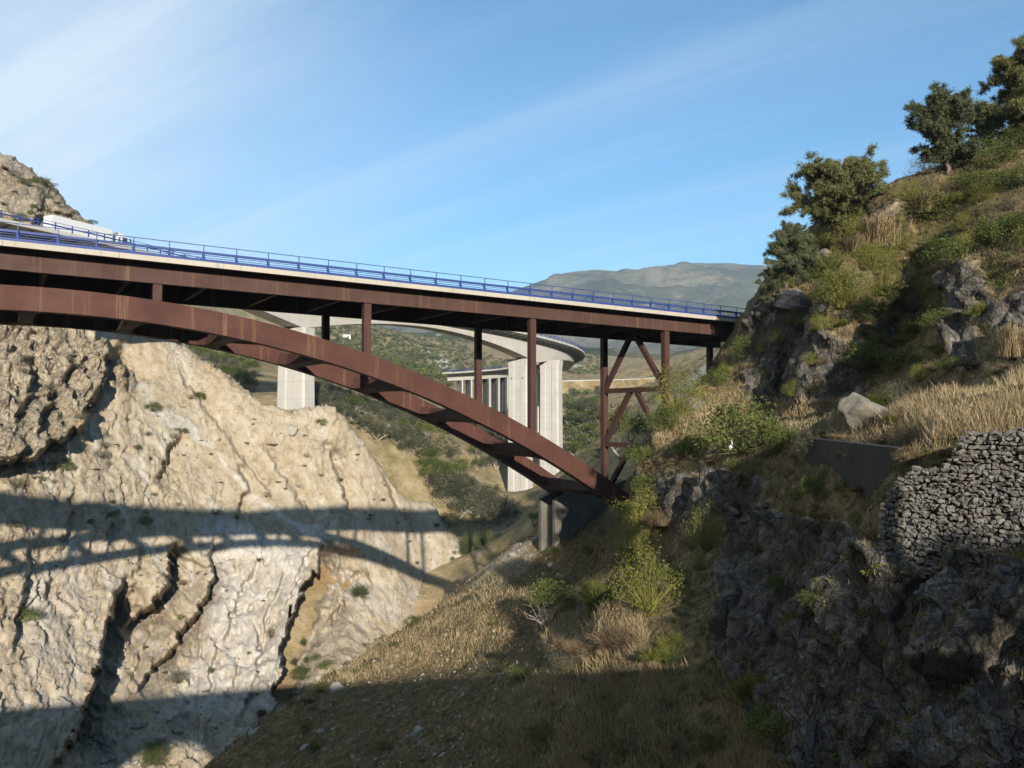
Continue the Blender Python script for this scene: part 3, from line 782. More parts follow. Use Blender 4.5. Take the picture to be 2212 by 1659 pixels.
# ------------------------------------------------------------------ valley behind, far hills, mountain
VAL = []
def V_(px, *rows):
    for py, Z in rows: VAL.append(W(px, py, Z))
V_(-300, (700, 400), (640, 800)); V_(100, (720, 420), (660, 800)); V_(420, (760, 330), (690, 520), (625, 800)); V_(480, (790, 300), (730, 480), (640, 900)); V_(560, (850, 268), (760, 430), (715, 800)); V_(650, (800, 400), (740, 560), (708, 900))
V_(680, (890, 258)); V_(760, (905, 268), (820, 400), (760, 620), (722, 950)); V_(850, (945, 272), (860, 400), (770, 650), (725, 1000)); V_(930, (1000, 264), (900, 400), (800, 700), (735, 1100)); V_(920, (1080, 256))
V_(1000, (1100, 262), (970, 340), (870, 500), (800, 800), (742, 1200)); V_(1080, (1130, 262), (1010, 340), (900, 480), (835, 700)); V_(1130, (1080, 316), (900, 520), (838, 700), (770, 1100)); V_(1190, (1060, 320), (870, 560), (825, 720))
V_(1250, (990, 300), (930, 400), (832, 700), (815, 800), (770, 1200)); V_(1300, (940, 280), (880, 420), (828, 720), (800, 1000)); V_(1400, (850, 300), (835, 600), (790, 1100)); V_(1450, (815, 315), (870, 235), (820, 700), (780, 1200)); V_(1580, (750, 270), (835, 200), (770, 600), (760, 1200))
V_(1350, (940, 200), (1000, 170)); V_(1240, (1060, 175), (1010, 240)); V_(1700, (690, 300), (760, 200), (690, 800)); V_(2000, (560, 320), (640, 900)); V_(2500, (500, 300), (600, 900))
VAL += [(-100, 200, -40), (-60, 215, -30), (-30, 220, -42), (10, 140, -42), (40, 140, -8), (60, 140, 4), (-150, 240, 0), (0, 190, -44), (80, 160, 8)]
VFIT = tps_fit(VAL)
GV = fan(VFIT, -0.75, 0.8, 420, 138.0, 1250.0, 380)
nv = grid_normals(GV); Pv = GV.reshape(-1, 3); Nv = nv.reshape(-1, 3); vpx, vpy = project(Pv)
amp = np.clip(Pv[:, 1] / 300, 0.6, 3)
Pv = Pv + Nv * (amp * (1.6 * fbm(Pv, 45, 5, 91) + 0.5 * fbm(Pv, 8, 4, 95)))[:, None]
SL = [[(1400, 880), (1500, 800), (1600, 740), (1600, 770), (1480, 870)], [(915, 755), (945, 765), (1010, 810), (960, 815)], [(1190, 745), (1225, 770), (1265, 800), (1200, 800)]]
pale = np.zeros(len(Pv))
for pl in SL: pale = np.maximum(pale, poly_mask(vpx, vpy, pl, 7))
def m_valley():
    t = NT('valley_slope', 0.95, 0.05); P = t.pos()
    pa = t.attr('mask'); sm_ = t.n.new('ShaderNodeSeparateColor'); t.l.new(pa.outputs['Color'], sm_.inputs[0])
    n1 = t.noise(P, 0.018, 6, 0.6, 0.5); n2 = t.noise(P, 0.12, 6, 0.65); n3 = t.noise(P, 0.7, 4, 0.7)
    col = t.ramp(n2, [(0.3, (0.13, 0.115, 0.05)), (0.48, (0.26, 0.205, 0.11)), (0.62, (0.36, 0.285, 0.17)), (0.75, (0.44, 0.37, 0.25))])
    col = t.mix(t.math('MULTIPLY', t.rng(n1, 0.5, 0.65), 0.6), col, (0.34, 0.215, 0.11))
    col = t.mix(t.math('MULTIPLY', t.rng(n3, 0.5, 0.65), 0.4), col, (0.13, 0.115, 0.05))
    col = t.mix(t.math('MULTIPLY', sm_.outputs[0], 0.85), col, t.mix(n2, (0.40, 0.37, 0.32), (0.50, 0.46, 0.39)))
    return t.done(col, t.bump(t.math('ADD', n2, t.math('MULTIPLY', n3, 0.3)), 0.8, 1.5))
M_VAL2 = m_valley()
mv = mesh_np('valley_floor', Pv, grid_faces(420, 380), [M_VAL2], True)
add_mask(mv, np.stack([pale] * 3, 1))
props(link('valley_floor', mv), 'scrubby valley sides behind the bridges', None, None, 'structure')
GVd = Pv.reshape(420, 380, 3); VPX, VPY = project(Pv); VPX, VPY = VPX.reshape(420, 380), VPY.reshape(420, 380)
def valley_at(px, py): return ground_at(px, py, GVd, VPX, VPY, -0.75, 0.8)

# far hills and mountain
def ridge_sheet(name, label, sky, z_near, z_far, z_back, nc, nr, mat, base_py, rel, seed, sc):
    """a mountain side rising from base_py at z_near to the skyline at z_far and falling away behind"""
    sx = np.array([p for p, _ in sky]); sy = np.array([q for _, q in sky])
    px = np.linspace(sx[0], sx[-1], nc); top = np.interp(px, sx, sy)
    R = []
    for k in range(nr):
        f = k / (nr - 1)
        if f < 0.8:
            g = f / 0.8; Z = z_near + (z_far - z_near) * g; py = base_py + (top - base_py) * (g ** 0.8)
        else:
            g = (f - 0.8) / 0.2; Z = z_far + (z_back - z_far) * g; py = top + (base_py - top) * g ** 1.5
        a_ = (px - CX) / F; b_ = (CY - py) / F
        y = CP - b_ * SP; z = SP + b_ * CP
        R.append(np.stack([a_ * Z / y, np.full(nc, Z), z * Z / y], -1))
    Gm = np.stack(R, 1); Pm = Gm.reshape(-1, 3)
    f = np.tile(np.linspace(0, 1, nr), nc); env = np.clip(f / 0.25, 0, 1) * np.where(f < 0.8, np.clip((0.8 - f) / 0.2, 0.02, 1), 0.3)
    q = Pm.copy(); q[:, 2] *= 0.35
    r_ = fbm(q, sc, 5, seed, 0.52, True) + 0.25 * fbm(q, sc * 0.3, 4, seed + 9, 0.5)
    Pm[:, 2] += rel * env * r_
    return props(link(name, mesh_np(name, Pm, grid_faces(nc, nr), [mat], True)), label, None, None, 'structure')
SKYL = [(-900, 690), (300, 700), (800, 690), (1000, 668), (1110, 632), (1150, 618), (1200, 603), (1280, 589), (1350, 585), (1420, 577), (1480, 570), (1560, 568), (1620, 572), (1670, 573), (1800, 580), (2000, 600), (2300, 590), (3000, 640)]
ridge_sheet('mountain', 'hazy bare mountain on the skyline', SKYL, 2400, 5200, 7500, 420, 260, M_MOUNT, 815, 150, 201, 900)
ridge_sheet('far_hills', 'dark wooded foothills below the mountain', [(-900, 690), (200, 700), (640, 712), (760, 718), (900, 728), (1000, 720), (1100, 735), (1200, 762), (1260, 752), (1330, 775), (1400, 790), (1500, 770), (1620, 735), (1900, 700), (2600, 660), (3000, 640)], 1100, 2000, 2600, 420, 160, m_far('wooded_hill_ground', (0.050, 0.060, 0.032), (0.16, 0.135, 0.08), (0.17, 0.13, 0.08), (0.34, 0.29, 0.23), 0.006), 832, 45, 301, 260)
# unseen hills added behind and beside the viewpoint, below the sun, to cut skylight
def sky_blocking_hills():
    na, nr = 150, 40
    ph = np.linspace(46, 314, na); V = np.zeros((na, nr, 3))
    e = 10.5 + 19 * sstep(27, 62, np.abs(ph - 169.2)) + 2.0 * vnoise(np.stack([ph / 9, ph * 0, ph * 0], 1), 7)
    for k in range(nr):
        r = 150 + 650 * (k / (nr - 1)) ** 1.3
        g = sstep(150, 420, np.full(na, r))
        z = -55 * (1 - g) + g * np.minimum(r, 420) * np.tan(np.radians(e)) + .12 * max(0, r - 420)
        V[:, k] = np.stack([r * np.sin(np.radians(ph)), r * np.cos(np.radians(ph)), z], 1)
    Pg = V.reshape(-1, 3); Pg[:, 2] += 9 * fbm(Pg, 70, 4, 501)
    props(link('added_hills', mesh_np('added_hills', Pg, grid_faces(na, nr), [M_VALLEY], True)), 'unseen hills added beside and behind the viewpoint to cut skylight', None, None, 'structure')
sky_blocking_hills()
# ground sheet to the horizon
gp = np.array([(-9000, -1500, -75), (9000, -1500, -75), (9000, 9000, -75), (-9000, 9000, -75)], dtype=float)
props(link('ground', mesh_np('ground', gp, np.array([[0, 1, 2, 3]]), [M_MOUNT])), 'ground reaching to the horizon', None, None, 'structure')
# ------------------------------------------------------------------ steel arch bridge
BX, BY = -31.2, 71.0
DIR = Vector((0.8563, 0.5165, 0)); PERP = Vector((-0.5165, 0.8563, 0))
S0 = -8.1                                            # crown
def B(s, w, h): return Vector((BX, BY, 0)) + DIR * s + PERP * w + Vector((0, 0, h))
def hd(s): return 13.35 - 0.018 * s                  # top of the concrete deck edge
def ha(s): return 10.3 - 0.0053 * (s - S0) ** 2      # top of the arch rib
def sbox(mb, s0, s1, w0, w1, lo, hi):
    """box along the bridge between s0 and s1; lo/hi are heights as functions of s"""
    return mb.hexa([B(s0, w0, lo(s0)), B(s1, w0, lo(s1)), B(s1, w1, lo(s1)), B(s0, w1, lo(s0)),
                    B(s0, w0, hi(s0)), B(s1, w0, hi(s1)), B(s1, w1, hi(s1)), B(s0, w1, hi(s0))])
SA, SB = -92.0, 79.0
WD = 12.8
br = empty('steel_arch_bridge', B(S0, WD / 2, 0))
BR_OFF = -br.location
props(br, 'rust brown steel arch bridge with blue railing crossing the gorge', 'bridge')
def bpart(mb, name, mat, parent=br, smooth=False):
    return mb.build(name, mat, parent, smooth, BR_OFF if parent is br else None)
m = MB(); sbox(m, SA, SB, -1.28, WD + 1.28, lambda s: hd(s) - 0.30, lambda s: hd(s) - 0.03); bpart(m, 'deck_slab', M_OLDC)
m = MB(); sbox(m, SA, SB, -0.9, WD + 0.9, lambda s: hd(s) - 0.027, lambda s: hd(s) + 0.03); bpart(m, 'road_surface', M_ASPH)
for w0, w1 in ((-1.32, -0.98), (WD + 0.98, WD + 1.32)):
    s = SA; L = 8.2
    while s < SB:
        e = min(s + L, SB)
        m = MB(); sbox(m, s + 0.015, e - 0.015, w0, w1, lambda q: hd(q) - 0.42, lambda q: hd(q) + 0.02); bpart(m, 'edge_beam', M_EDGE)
        s += L
def girder(w0, w1):
    m = MB()
    gb = lambda s: hd(s) - 2.02
    sbox(m, SA, SB, w0, w1, gb, lambda s: hd(s) - 0.305)
    return bpart(m, 'girder', M_RUST)
g0 = girder(0.0, 0.55); girder(WD - 0.55, WD)
s = SA + 4.0
while s < SB - 1:                                    # web splices and stiffeners on the sunny face
    m = MB(); sbox(m, s - .04, s + .04, -.035, .01, lambda q: hd(q) - 2.0, lambda q: hd(q) - 0.31); m.build('web_stiffener', M_RUST, g0)
    s += 9.45
m = MB(); sbox(m, SA, SB, -.09, .003, lambda q: hd(q) - 2.055, lambda q: hd(q) - 2.0); m.build('bottom_flange', M_RUST, g0)
s = SA + 3
while s < SB - 2:
    m = MB(); sbox(m, s, s + 0.35, 0.55, WD - 0.55, lambda q: hd(q) - 1.75, lambda q: hd(q) - 0.305); bpart(m, 'cross_beam', M_RUST2)
    s += 6.3
# arch ribs
A0, A1 = S0 - 63.5, S0 + 63.5
def rib(w0, w1):
    rings = []
    for i in range(73):
        s = A0 + (A1 - A0) * i / 72; sl = -2 * 0.0053 * (s - S0); L = math.hypot(1, sl)
        nd, nh = sl / L, -1 / L                      # down-normal in (s, h)
        d = 1.95
        rings.append([B(s, w0, ha(s)), B(s, w1, ha(s)), B(s + nd * d, w1, ha(s) + nh * d), B(s + nd * d, w0, ha(s) + nh * d)])
    m = MB(); m.rings(rings)
    o = bpart(m, 'arch_rib', M_RIB)
    for k in range(-6, 7):                           # welded splices, a few mm proud
        s = S0 + k * 9.45 + 4.7
        if not A0 < s < A1 - 2: continue
        sl = -2 * 0.0053 * (s - S0); L = math.hypot(1, sl); nd, nh = sl / L, -1 / L
        q = MB()
        ww = w0 - 0.004 if w0 < 5 else w0 - 0.004
        c0, c1 = (s - 0.05, s + 0.05)
        q.hexa([B(c0, ww, ha(c0) - .03), B(c1, ww, ha(c1) - .03), B(c1, w0 + .02, ha(c1) - .03), B(c0, w0 + .02, ha(c0) - .03),
                B(c0 + nd * 1.92, ww, ha(c0) + nh * 1.92), B(c1 + nd * 1.92, ww, ha(c1) + nh * 1.92), B(c1 + nd * 1.92, w0 + .02, ha(c1) + nh * 1.92), B(c0 + nd * 1.92, w0 + .02, ha(c0) + nh * 1.92)])
        sp = q.build('splice_plate', M_RUST2, o)
    return o
rib(0.0, 1.1); rib(WD - 1.1, WD)
# cross members between the ribs: flared box with haunched ends
for k in range(-7, 8):
    s = S0 + k * 8.2 + (0 if k else 0)
    sl = -2 * 0.0053 * (s - S0); L = math.hypot(1, sl); nd, nh = sl / L, -1 / L; td, th = 1 / L, sl / L
    def q_(w, a_, d): return B(s + td * a_ + nd * d, w, ha(s) + th * a_ + nh * d)
    m = MB(); R = []
    for w, wid, dp in ((1.1, 1.25, 1.93), (2.2, 0.62, 1.93), (WD / 2, 0.5, 1.93), (WD - 2.2, 0.62, 1.93), (WD - 1.1, 1.25, 1.93)):
        R.append([q_(w, -wid, 0.75), q_(w, wid, 0.75), q_(w, wid, dp), q_(w, -wid, dp)])
    m.rings(R); bpart(m, 'rib_brace', M_RUST2)
# spandrel columns
for k in range(-4, 5):
    s = 1.36 + 18.9 * k
    if k in (3, -4) : continue
    for w0, w1 in ((0.06, 0.72), (WD - 0.72, WD - 0.06)):
        top = lambda q: hd(q) - 2.015
        if k == 4: bot = -4.0
        elif k < -4: bot = 0
        else: bot = None
        m = MB()
        if bot is None: sbox(m, s - 0.36, s + 0.36, w0, w1, lambda q: ha(q) - 0.25, top)
        else: sbox(m, s - 0.36, s + 0.36, w0, w1, lambda q: bot, top)
        bpart(m, 'column', M_RUST2)
# trestle towers over both springings
def trestle(s):
    zb = -10.2; zt = hd(s) - 2.015
    for w in (0.4, WD - 0.4):
        m = MB(); m.bar(B(s, w, zb), B(s, w, zt), 0.72, 0.72, DIR); bpart(m, 'tower_leg', M_RUST2)
    lv = [zt - 0.25, 3.35, -3.6, -10.0]
    for z in lv[1:3]:
        m = MB(); m.bar(B(s, 0.77, z), B(s, WD - 0.77, z), 0.5, 0.6, DIR); bpart(m, 'tower_beam', M_RUST2)
    mid = WD / 2
    for i in range(3):
        zt_, zb_ = lv[i] - (0.1 if i else 0), lv[i + 1] + (0.35 if i < 2 else 0)
        for sg in (-1, 1):
            m = MB(); m.bar(B(s, mid + sg * 0.55, zt_), B(s, mid + sg * (mid - 0.75), zb_), 0.5, 0.6, DIR); bpart(m, 'tower_diagonal', M_RUST2)
trestle(1.36 + 18.9 * 3); trestle(2 * S0 - (1.36 + 18.9 * 3))
# foundations of the arch
def foot(sgn):
    s = S0 + sgn * 59.5
    for w in (0.55, WD - 0.55):
        m = MB()
        a_, b_ = (s - 1.6 * sgn, s + 9 * sgn); lo_, hi_ = min(a_, b_), max(a_, b_)
        top = ha(s) - 0.2
        sb = [(lo_, top - (2.6 if sgn > 0 else 0)), (hi_, top + (0.4 if sgn > 0 else -2.6))]
        m.hexa([B(lo_, w - 1.3, top - 12), B(hi_, w - 1.3, top - 12), B(hi_, w + 1.3, top - 12), B(lo_, w + 1.3, top - 12),
                B(lo_, w - 1.3, sb[0][1]), B(hi_, w - 1.3, sb[1][1]), B(hi_, w + 1.3, sb[1][1]), B(lo_, w + 1.3, sb[0][1])])
        bpart(m, 'arch_footing', M_OLDC)
    for w in (WD + 0.9, WD - 2.3):                   # side walls of the seat
        m = MB()
        s2 = s - 2.4 * sgn
        m.hexa([B(s2, w, ha(s) - 14), B(s + 2.2 * sgn, w, ha(s) - 14), B(s + 2.2 * sgn, w + .6, ha(s) - 14), B(s2, w + .6, ha(s) - 14),
                B(s2, w, ha(s) - 1.9), B(s + 2.2 * sgn, w, ha(s) + 0.2), B(s + 2.2 * sgn, w + .6, ha(s) + 0.2), B(s2, w + .6, ha(s) - 1.9)])
        bpart(m, 'seat_wall', M_OLDC)
foot(1); foot(-1)
# blue vehicle railing on both edges: bridge > railing > post
def railing(w, out):
    base = MB(); sbox(base, SA, SB, w - 0.05, w + 0.05, lambda s: hd(s) + 0.025, lambda s: hd(s) + 0.27)
    rail = bpart(base, 'railing', M_BLUE)
    m = MB(); sbox(m, SA, SB, w - 0.03, w + 0.03, lambda s: hd(s) + 1.40, lambda s: hd(s) + 1.46); m.build('handrail', M_BLUE, rail)
    m = MB(); i_ = -out
    sbox(m, SA, SB, *sorted((w + i_ * 0.20, w + i_ * 0.38)), lambda s: hd(s) + 0.76, lambda s: hd(s) + 0.95); m.build('guard_rail', M_BLUE, rail)
    for h in (0.40, 0.60):
        m = MB(); sbox(m, SA, SB, *sorted((w + i_ * 0.16, w + i_ * 0.22)), lambda s: hd(s) + h, lambda s: hd(s) + h + 0.05); m.build('lower_rail', M_BLUE, rail)
    pm = MB()
    pm.hexa([(-.13, -.06, .27), (.13, -.06, .27), (.13, .06, .27), (-.13, .06, .27), (-.08, i_ * .25 - .06, .80), (.08, i_ * .25 - .06, .80), (.08, i_ * .25 + .06, .80), (-.08, i_ * .25 + .06, .80)])
    pm.bar((0, 0, .27), (0, 0, 1.41), 0.05, 0.07, (0, 1, 0))
    me = pm.mesh('post', M_BLUE)
    rz = math.atan2(DIR.y, DIR.x)
    s = 1.36 - 2.764 * 33 + 0.7
    while s < SB:
        if s > SA: link('post', me, rail, B(s, w, hd(s)), rz)
        s += 2.764
railing(-1.18, -1); railing(WD + 1.18, 1)

# ------------------------------------------------------------------ curved concrete viaduct
def catmull(pts, n):
    P = [Vector(p) for p in pts]; P = [P[0] * 2 - P[1]] + P + [P[-1] * 2 - P[-2]]; out = []
    for i in range(1, len(P) - 2):
        for k in range(n):
            t = k / n; a_, b_, c_, d = P[i - 1:i + 3]
            out.append(0.5 * ((2 * b_) + (c_ - a_) * t + (2 * a_ - 5 * b_ + 4 * c_ - d) * t * t + (3 * b_ - a_ - 3 * c_ + d) * t ** 3))
    out.append(P[-2]); return out
VIA = [(-175, 45, 39), (-128, 105, 35.9), (-90, 165, 34.6), (-58, 228, 32.6), (-24, 280, 31.8), (7, 322, 29.3), (22.5, 356, 27.2), (22.5, 396, 25.4), (3, 429, 24.2), (-14, 444, 23.5), (-33, 456, 23.0)]
raw = catmull(VIA, 24)
cum = [0]
for i in range(1, len(raw)): cum.append(cum[-1] + (raw[i] - raw[i - 1]).length)
def via(l):
    l = max(0, min(cum[-1], l))
    i = max(0, min(len(raw) - 2, int(np.searchsorted(cum, l)) - 1))
    t = (l - cum[i]) / (cum[i + 1] - cum[i] + 1e-9)
    p = raw[i].lerp(raw[i + 1], t)
    j0, j1 = max(0, i - 2), min(len(raw) - 1, i + 3)
    d = raw[j1] - raw[j0]; d.z = 0; d.normalize()
    return p, d, Vector((d.y, -d.x, 0))               # position, along, right side
def l_at(x, y): return cum[min(range(len(raw)), key=lambda i: (raw[i].x - x) ** 2 + (raw[i].y - y) ** 2)]
LP1, LP2 = l_at(-58, 228), l_at(7, 322)
PIERS_FAR = [l_at(22.5, 396) + 14 + 5.8 * k for k in range(15)]
vd = empty('concrete_viaduct', (raw[60].x, raw[60].y, 0)); VOFF = -vd.location
props(vd, 'pale concrete viaduct curving through the valley on tall piers', 'viaduct')
def vpart(mb, name, mat, smooth=False): return mb.build(name, mat, vd, smooth, VOFF)
HALF = 7.4
def depth(l):
    if l < LP2 + 70:
        d = min(abs(l - LP1), abs(l - LP2), 62 if l < LP1 else 99)
        return 2.6 + 5.6 * max(0, 1 - d / 57) ** 2
    return 3.2
NSEG = 150
ls = [cum[-1] * i / NSEG for i in range(NSEG + 1)]
R1, R2, R3, RR = [], [], [], []
for l in ls:
    p, d, r = via(l); z = Vector((0, 0, 1)); dp = depth(l)
    R1.append([p + r * HALF - z * .0, p + r * HALF - z * .38, p + r * 3.0 - z * .75, p - r * 3.0 - z * .75, p - r * HALF - z * .38, p - r * HALF])
    R2.append([p + r * 2.98 - z * .70, p + r * 2.75 - z * (dp + .75), p - r * 2.75 - z * (dp + .75), p - r * 2.98 - z * .70])
m = MB(); m.rings(R1); vpart(m, 'deck_slab', M_CONC)
m = MB(); m.rings(R2); vpart(m, 'box_girder', M_CONC)
for sg in (1, -1):
    R = []
    for l in ls:
        p, d, r = via(l); z = Vector((0, 0, 1))
        R.append([p + r * sg * (HALF + .02) - z * .42, p + r * sg * (HALF + .02) + z * .30, p + r * sg * (HALF - .35) + z * .30, p + r * sg * (HALF - .35) - z * .02])
    m = MB(); m.rings(R); vpart(m, 'edge_beam', M_WCONC)
R = []
for l in ls:
    p, d, r = via(l); z = Vector((0, 0, 1)); R.append([p + r * (HALF - .4) + z * .004, p + r * (HALF - .4) + z * .05, p - r * (HALF - .4) + z * .05, p - r * (HALF - .4) + z * .004])
m = MB(); m.rings(R); vpart(m, 'road_surface', M_ASPH)
# ribs under the deck wings
l = 30.0; rm = {}
while l < cum[-1] - 5:
    for sg in (1, -1):
        p, d, r = via(l); z = Vector((0, 0, 1)); q = MB(); dp = min(depth(l), 2.2)
        a_, b_ = p + r * sg * (HALF - .3) - z * .40, p + r * sg * 2.96 - z * .72
        c_ = p + r * sg * 2.85 - z * (dp - .3)
        e = d * .11
        v_ = [a_ - e, b_ - e, c_ - e, a_ - e - z * .12, a_ + e, b_ + e, c_ + e, a_ + e - z * .12]
        q.hexa(v_); vpart(q, 'deck_rib', M_CONC)
    l += 4.4
# railing of the viaduct
for sg in (1, -1):
    R = []; R2_ = []
    for l in ls:
        p, d, r = via(l); z = Vector((0, 0, 1)); c_ = p + r * sg * (HALF - .18)
        R.append([c_ + z * 1.0 + r * .07, c_ + z * 1.25 + r * .07, c_ + z * 1.25 - r * .07, c_ + z * 1.0 - r * .07])
        R2_.append([c_ + z * 1.66 + r * .04, c_ + z * 1.74 + r * .04, c_ + z * 1.74 - r * .04, c_ + z * 1.66 - r * .04])
    m = MB(); m.rings(R); rl = vpart(m, 'railing', M_BLUE)
    m = MB(); m.rings(R2_); m.build('handrail', M_BLUE, rl)
    pm = MB().box(-.10, .10, -.08, .08, .30, 1.70).mesh('post', M_BLUE)
    l = 5.0; cnt = 0
    while l < cum[-1] - 2:
        p, d, r = via(l); o = link('post', pm, rl, p + r * sg * (HALF - .18), math.atan2(d.y, d.x)); l += 3.3
# piers
def pier(l, off, wid, dep, zb, flare=1.25, holes=False, rot=0.0, top_gap=0.0, plinth=True, adir=None):
    p, d, r = via(l); c_ = p + r * off
    if adir is not None: d = Vector(adir).normalized(); r = Vector((d.y, -d.x, 0))
    if rot: d = Matrix.Rotation(rot, 3, 'Z') @ d; r = Vector((d.y, -d.x, 0))
    zt = p.z - depth(l) - .75 - 0.02 - top_gap
    def ring(z, w, dd, ch=None):
        cc = []; ch = min(.55, dd * .4); 
        for (a_, b_) in ((-w, -dd + ch), (-w + ch, -dd), (-.35 * w, -dd), (-.3 * w, -dd + ch * .55), (.3 * w, -dd + ch * .55), (.35 * w, -dd), (w - ch, -dd), (w, -dd + ch), (w, dd - ch), (w - ch, dd), (-w + ch, dd), (-w, dd - ch)):
            cc.append(Vector((c_.x, c_.y, z)) + r * a_ + d * b_)
        return cc
    w, dd = wid / 2, dep / 2
    H = zt - zb
    rs = [ring(zb, w * 1.06, dd * 1.06), ring(zb + H * .5, w * 1.02, dd * 1.02), ring(zt - 5.0, w * .99, dd), ring(zt - 3.2, w * 1.0, dd), ring(zt - 1.6, w * (1 + (flare - 1) * .45), dd), ring(zt, w * flare, dd)]
    m = MB(); m.rings(rs); o = vpart(m, 'pier', M_CONC)
    if plinth:
        m = MB(); m.rings([[Vector((c_.x, c_.y, z)) + r * a_ + d * b_ for a_, b_ in ((-w * k, -dd * k2), (w * k, -dd * k2), (w * k, dd * k2), (-w * k, dd * k2))] for z, k, k2 in ((zb - 8, 1.45, 1.6), (zb + 1.2, 1.4, 1.5), (zb + 2.9, 1.12, 1.12))])
        m.build('pier_base', M_CONC, o)
    if holes:
        for hx in (-.55, .6):
            q = MB(); cc = Vector((c_.x, c_.y, zt - 7.2)) + r * (w * hx) - d * (dd + .012)
            q.bar(cc - d * .05, cc + d * .05, .5, .5, r); q.build('drain_opening', M_BLACK, o)
    return o
pier(LP1, 0, 9.6, 4.6, -6, 1.04)
pier(LP2 - 5, -1.5, 8.6, 4.4, -31.5, 1.18, True)
pier(LP2 + 10, 3.4, 8.2, 4.2, -31.5, 1.12)
for k, l in enumerate(PIERS_FAR):
    if l > cum[-1] - 4: break
    pier(l, 0, 16.0, 0.7, -32, 1.0, plinth=False, adir=(.97, .24, 0))

# ------------------------------------------------------------------ white lorry on the viaduct
def lorry(l_front):
    p, d, r = via(l_front)
    rz = math.atan2(d.y, d.x)
    pz = via(l_front - 17)[0]
    pitch = math.atan2(p.z - pz.z, 17.0)
    t = empty('lorry', p + r * 1.7 + Vector((0, 0, .05)), 0)
    t.rotation_euler = (0, -pitch, rz)
    props(t, 'white articulated lorry driving along the viaduct deck behind the blue railing', 'lorry')
    # local: x forward (0 = front bumper), y left
    m = MB(); m.rings([[(x, y0, z0), (x, y1, z0), (x, y1, z1), (x, y0, z1)] for x, y0, y1, z0, z1 in ((-17.4, -1.25, 1.25, 1.15, 3.95), (-17.2, -1.27, 1.27, 1.05, 4.0), (-4.1, -1.27, 1.27, 1.05, 4.0), (-3.9, -1.2, 1.2, 1.15, 3.85))])
    tr = m.build('trailer', M_WHITE, t)
    m = MB().box(-16.3, -3.4, -1.2, 1.2, .85, 1.04); m.build('trailer_frame', M_GREY, tr)
    m = MB().box(-12.2, -7.0, -1.24, -1.16, .45, .95).box(-12.2, -7.0, 1.16, 1.24, .45, .95); m.build('side_guard', M_WHITE, tr)
    prof = [(-2.35, .95), (0, .75), (.05, 1.5), (-.1, 2.2), (-.45, 3.15), (-.95, 3.35), (-2.35, 3.45)]
    m = MB(); m.rings([[(x, -1.22, z) for x, z in prof], [(x, 1.22, z) for x, z in prof]]); cb = m.build('cab', M_WHITE, t)
    m = MB(); m.hexa([(-.085, -1.1, 2.18), (-.085, 1.1, 2.18), (-.125, 1.1, 2.17), (-.125, -1.1, 2.17), (-.40, -1.05, 3.1), (-.40, 1.05, 3.1), (-.46, 1.05, 3.1), (-.46, -1.05, 3.1)]); m.build('windscreen', M_GLASS, cb)
    for sy in (-1, 1):
        m = MB(); m.box(-1.55, -.45, *sorted((sy * 1.20, sy * 1.235)), 1.95, 3.0); m.build('side_window', M_GLASS, cb)
        m = MB(); m.bar((-.15, sy * 1.25, 2.9), (.12, sy * 1.5, 2.95), .05, .05); m.box(.05, .2, *sorted((sy * 1.4, sy * 1.62)), 2.25, 2.95); m.build('mirror', M_BLACK, cb)
        m = MB(); m.hexa([(-2.35, sy * .9, 3.46), (-1.0, sy * .9, 3.36), (-1.0, sy * 1.18, 3.36), (-2.35, sy * 1.18, 3.46), (-2.35, sy * .9, 4.0), (-1.4, sy * .9, 3.55), (-1.4, sy * 1.12, 3.55), (-2.35, sy * 1.12, 3.98)]); m.build('side_fairing', M_WHITE, cb)
    m = MB(); m.hexa([(-2.2, -.95, 3.46), (-.9, -.95, 3.36), (-.9, .95, 3.36), (-2.2, .95, 3.46), (-2.25, -.9, 4.0), (-1.75, -.9, 3.98), (-1.75, .9, 3.98), (-2.25, .9, 4.0)]); m.build('roof_deflector', M_GREY, cb)
    for sy in (-1, 1):
        m = MB(); m.box(-4.4, -4.2, *sorted((sy * 1.27, sy * 1.285)), 1.5, 1.75); m.build('marker_light', M_REDP, tr)
        for x in (-1.0, -3.9, -11.9, -13.2, -14.5):
            w = MB(); n = 18
            R = [[(x + rr * math.cos(a_), sy * yy, .5 + rr * math.sin(a_)) for a_ in (2 * math.pi * i / n for i in range(n))] for rr, yy in ((.30, .92), (.50, .93), (.50, 1.2), (.30, 1.22))]
            w.rings(R); wo = w.build('wheel', M_BLACK, t)
            h = MB(); h.rings([[(x + rr * math.cos(a_), sy * yy, .5 + rr * math.sin(a_)) for a_ in (2 * math.pi * i / 12 for i in range(12))] for rr, yy in ((.28, 1.15), (.28, 1.225), (.1, 1.25))]); h.build('rim', M_WHITE, wo)
    return t
lorry(l_at(-90, 165) + 15)

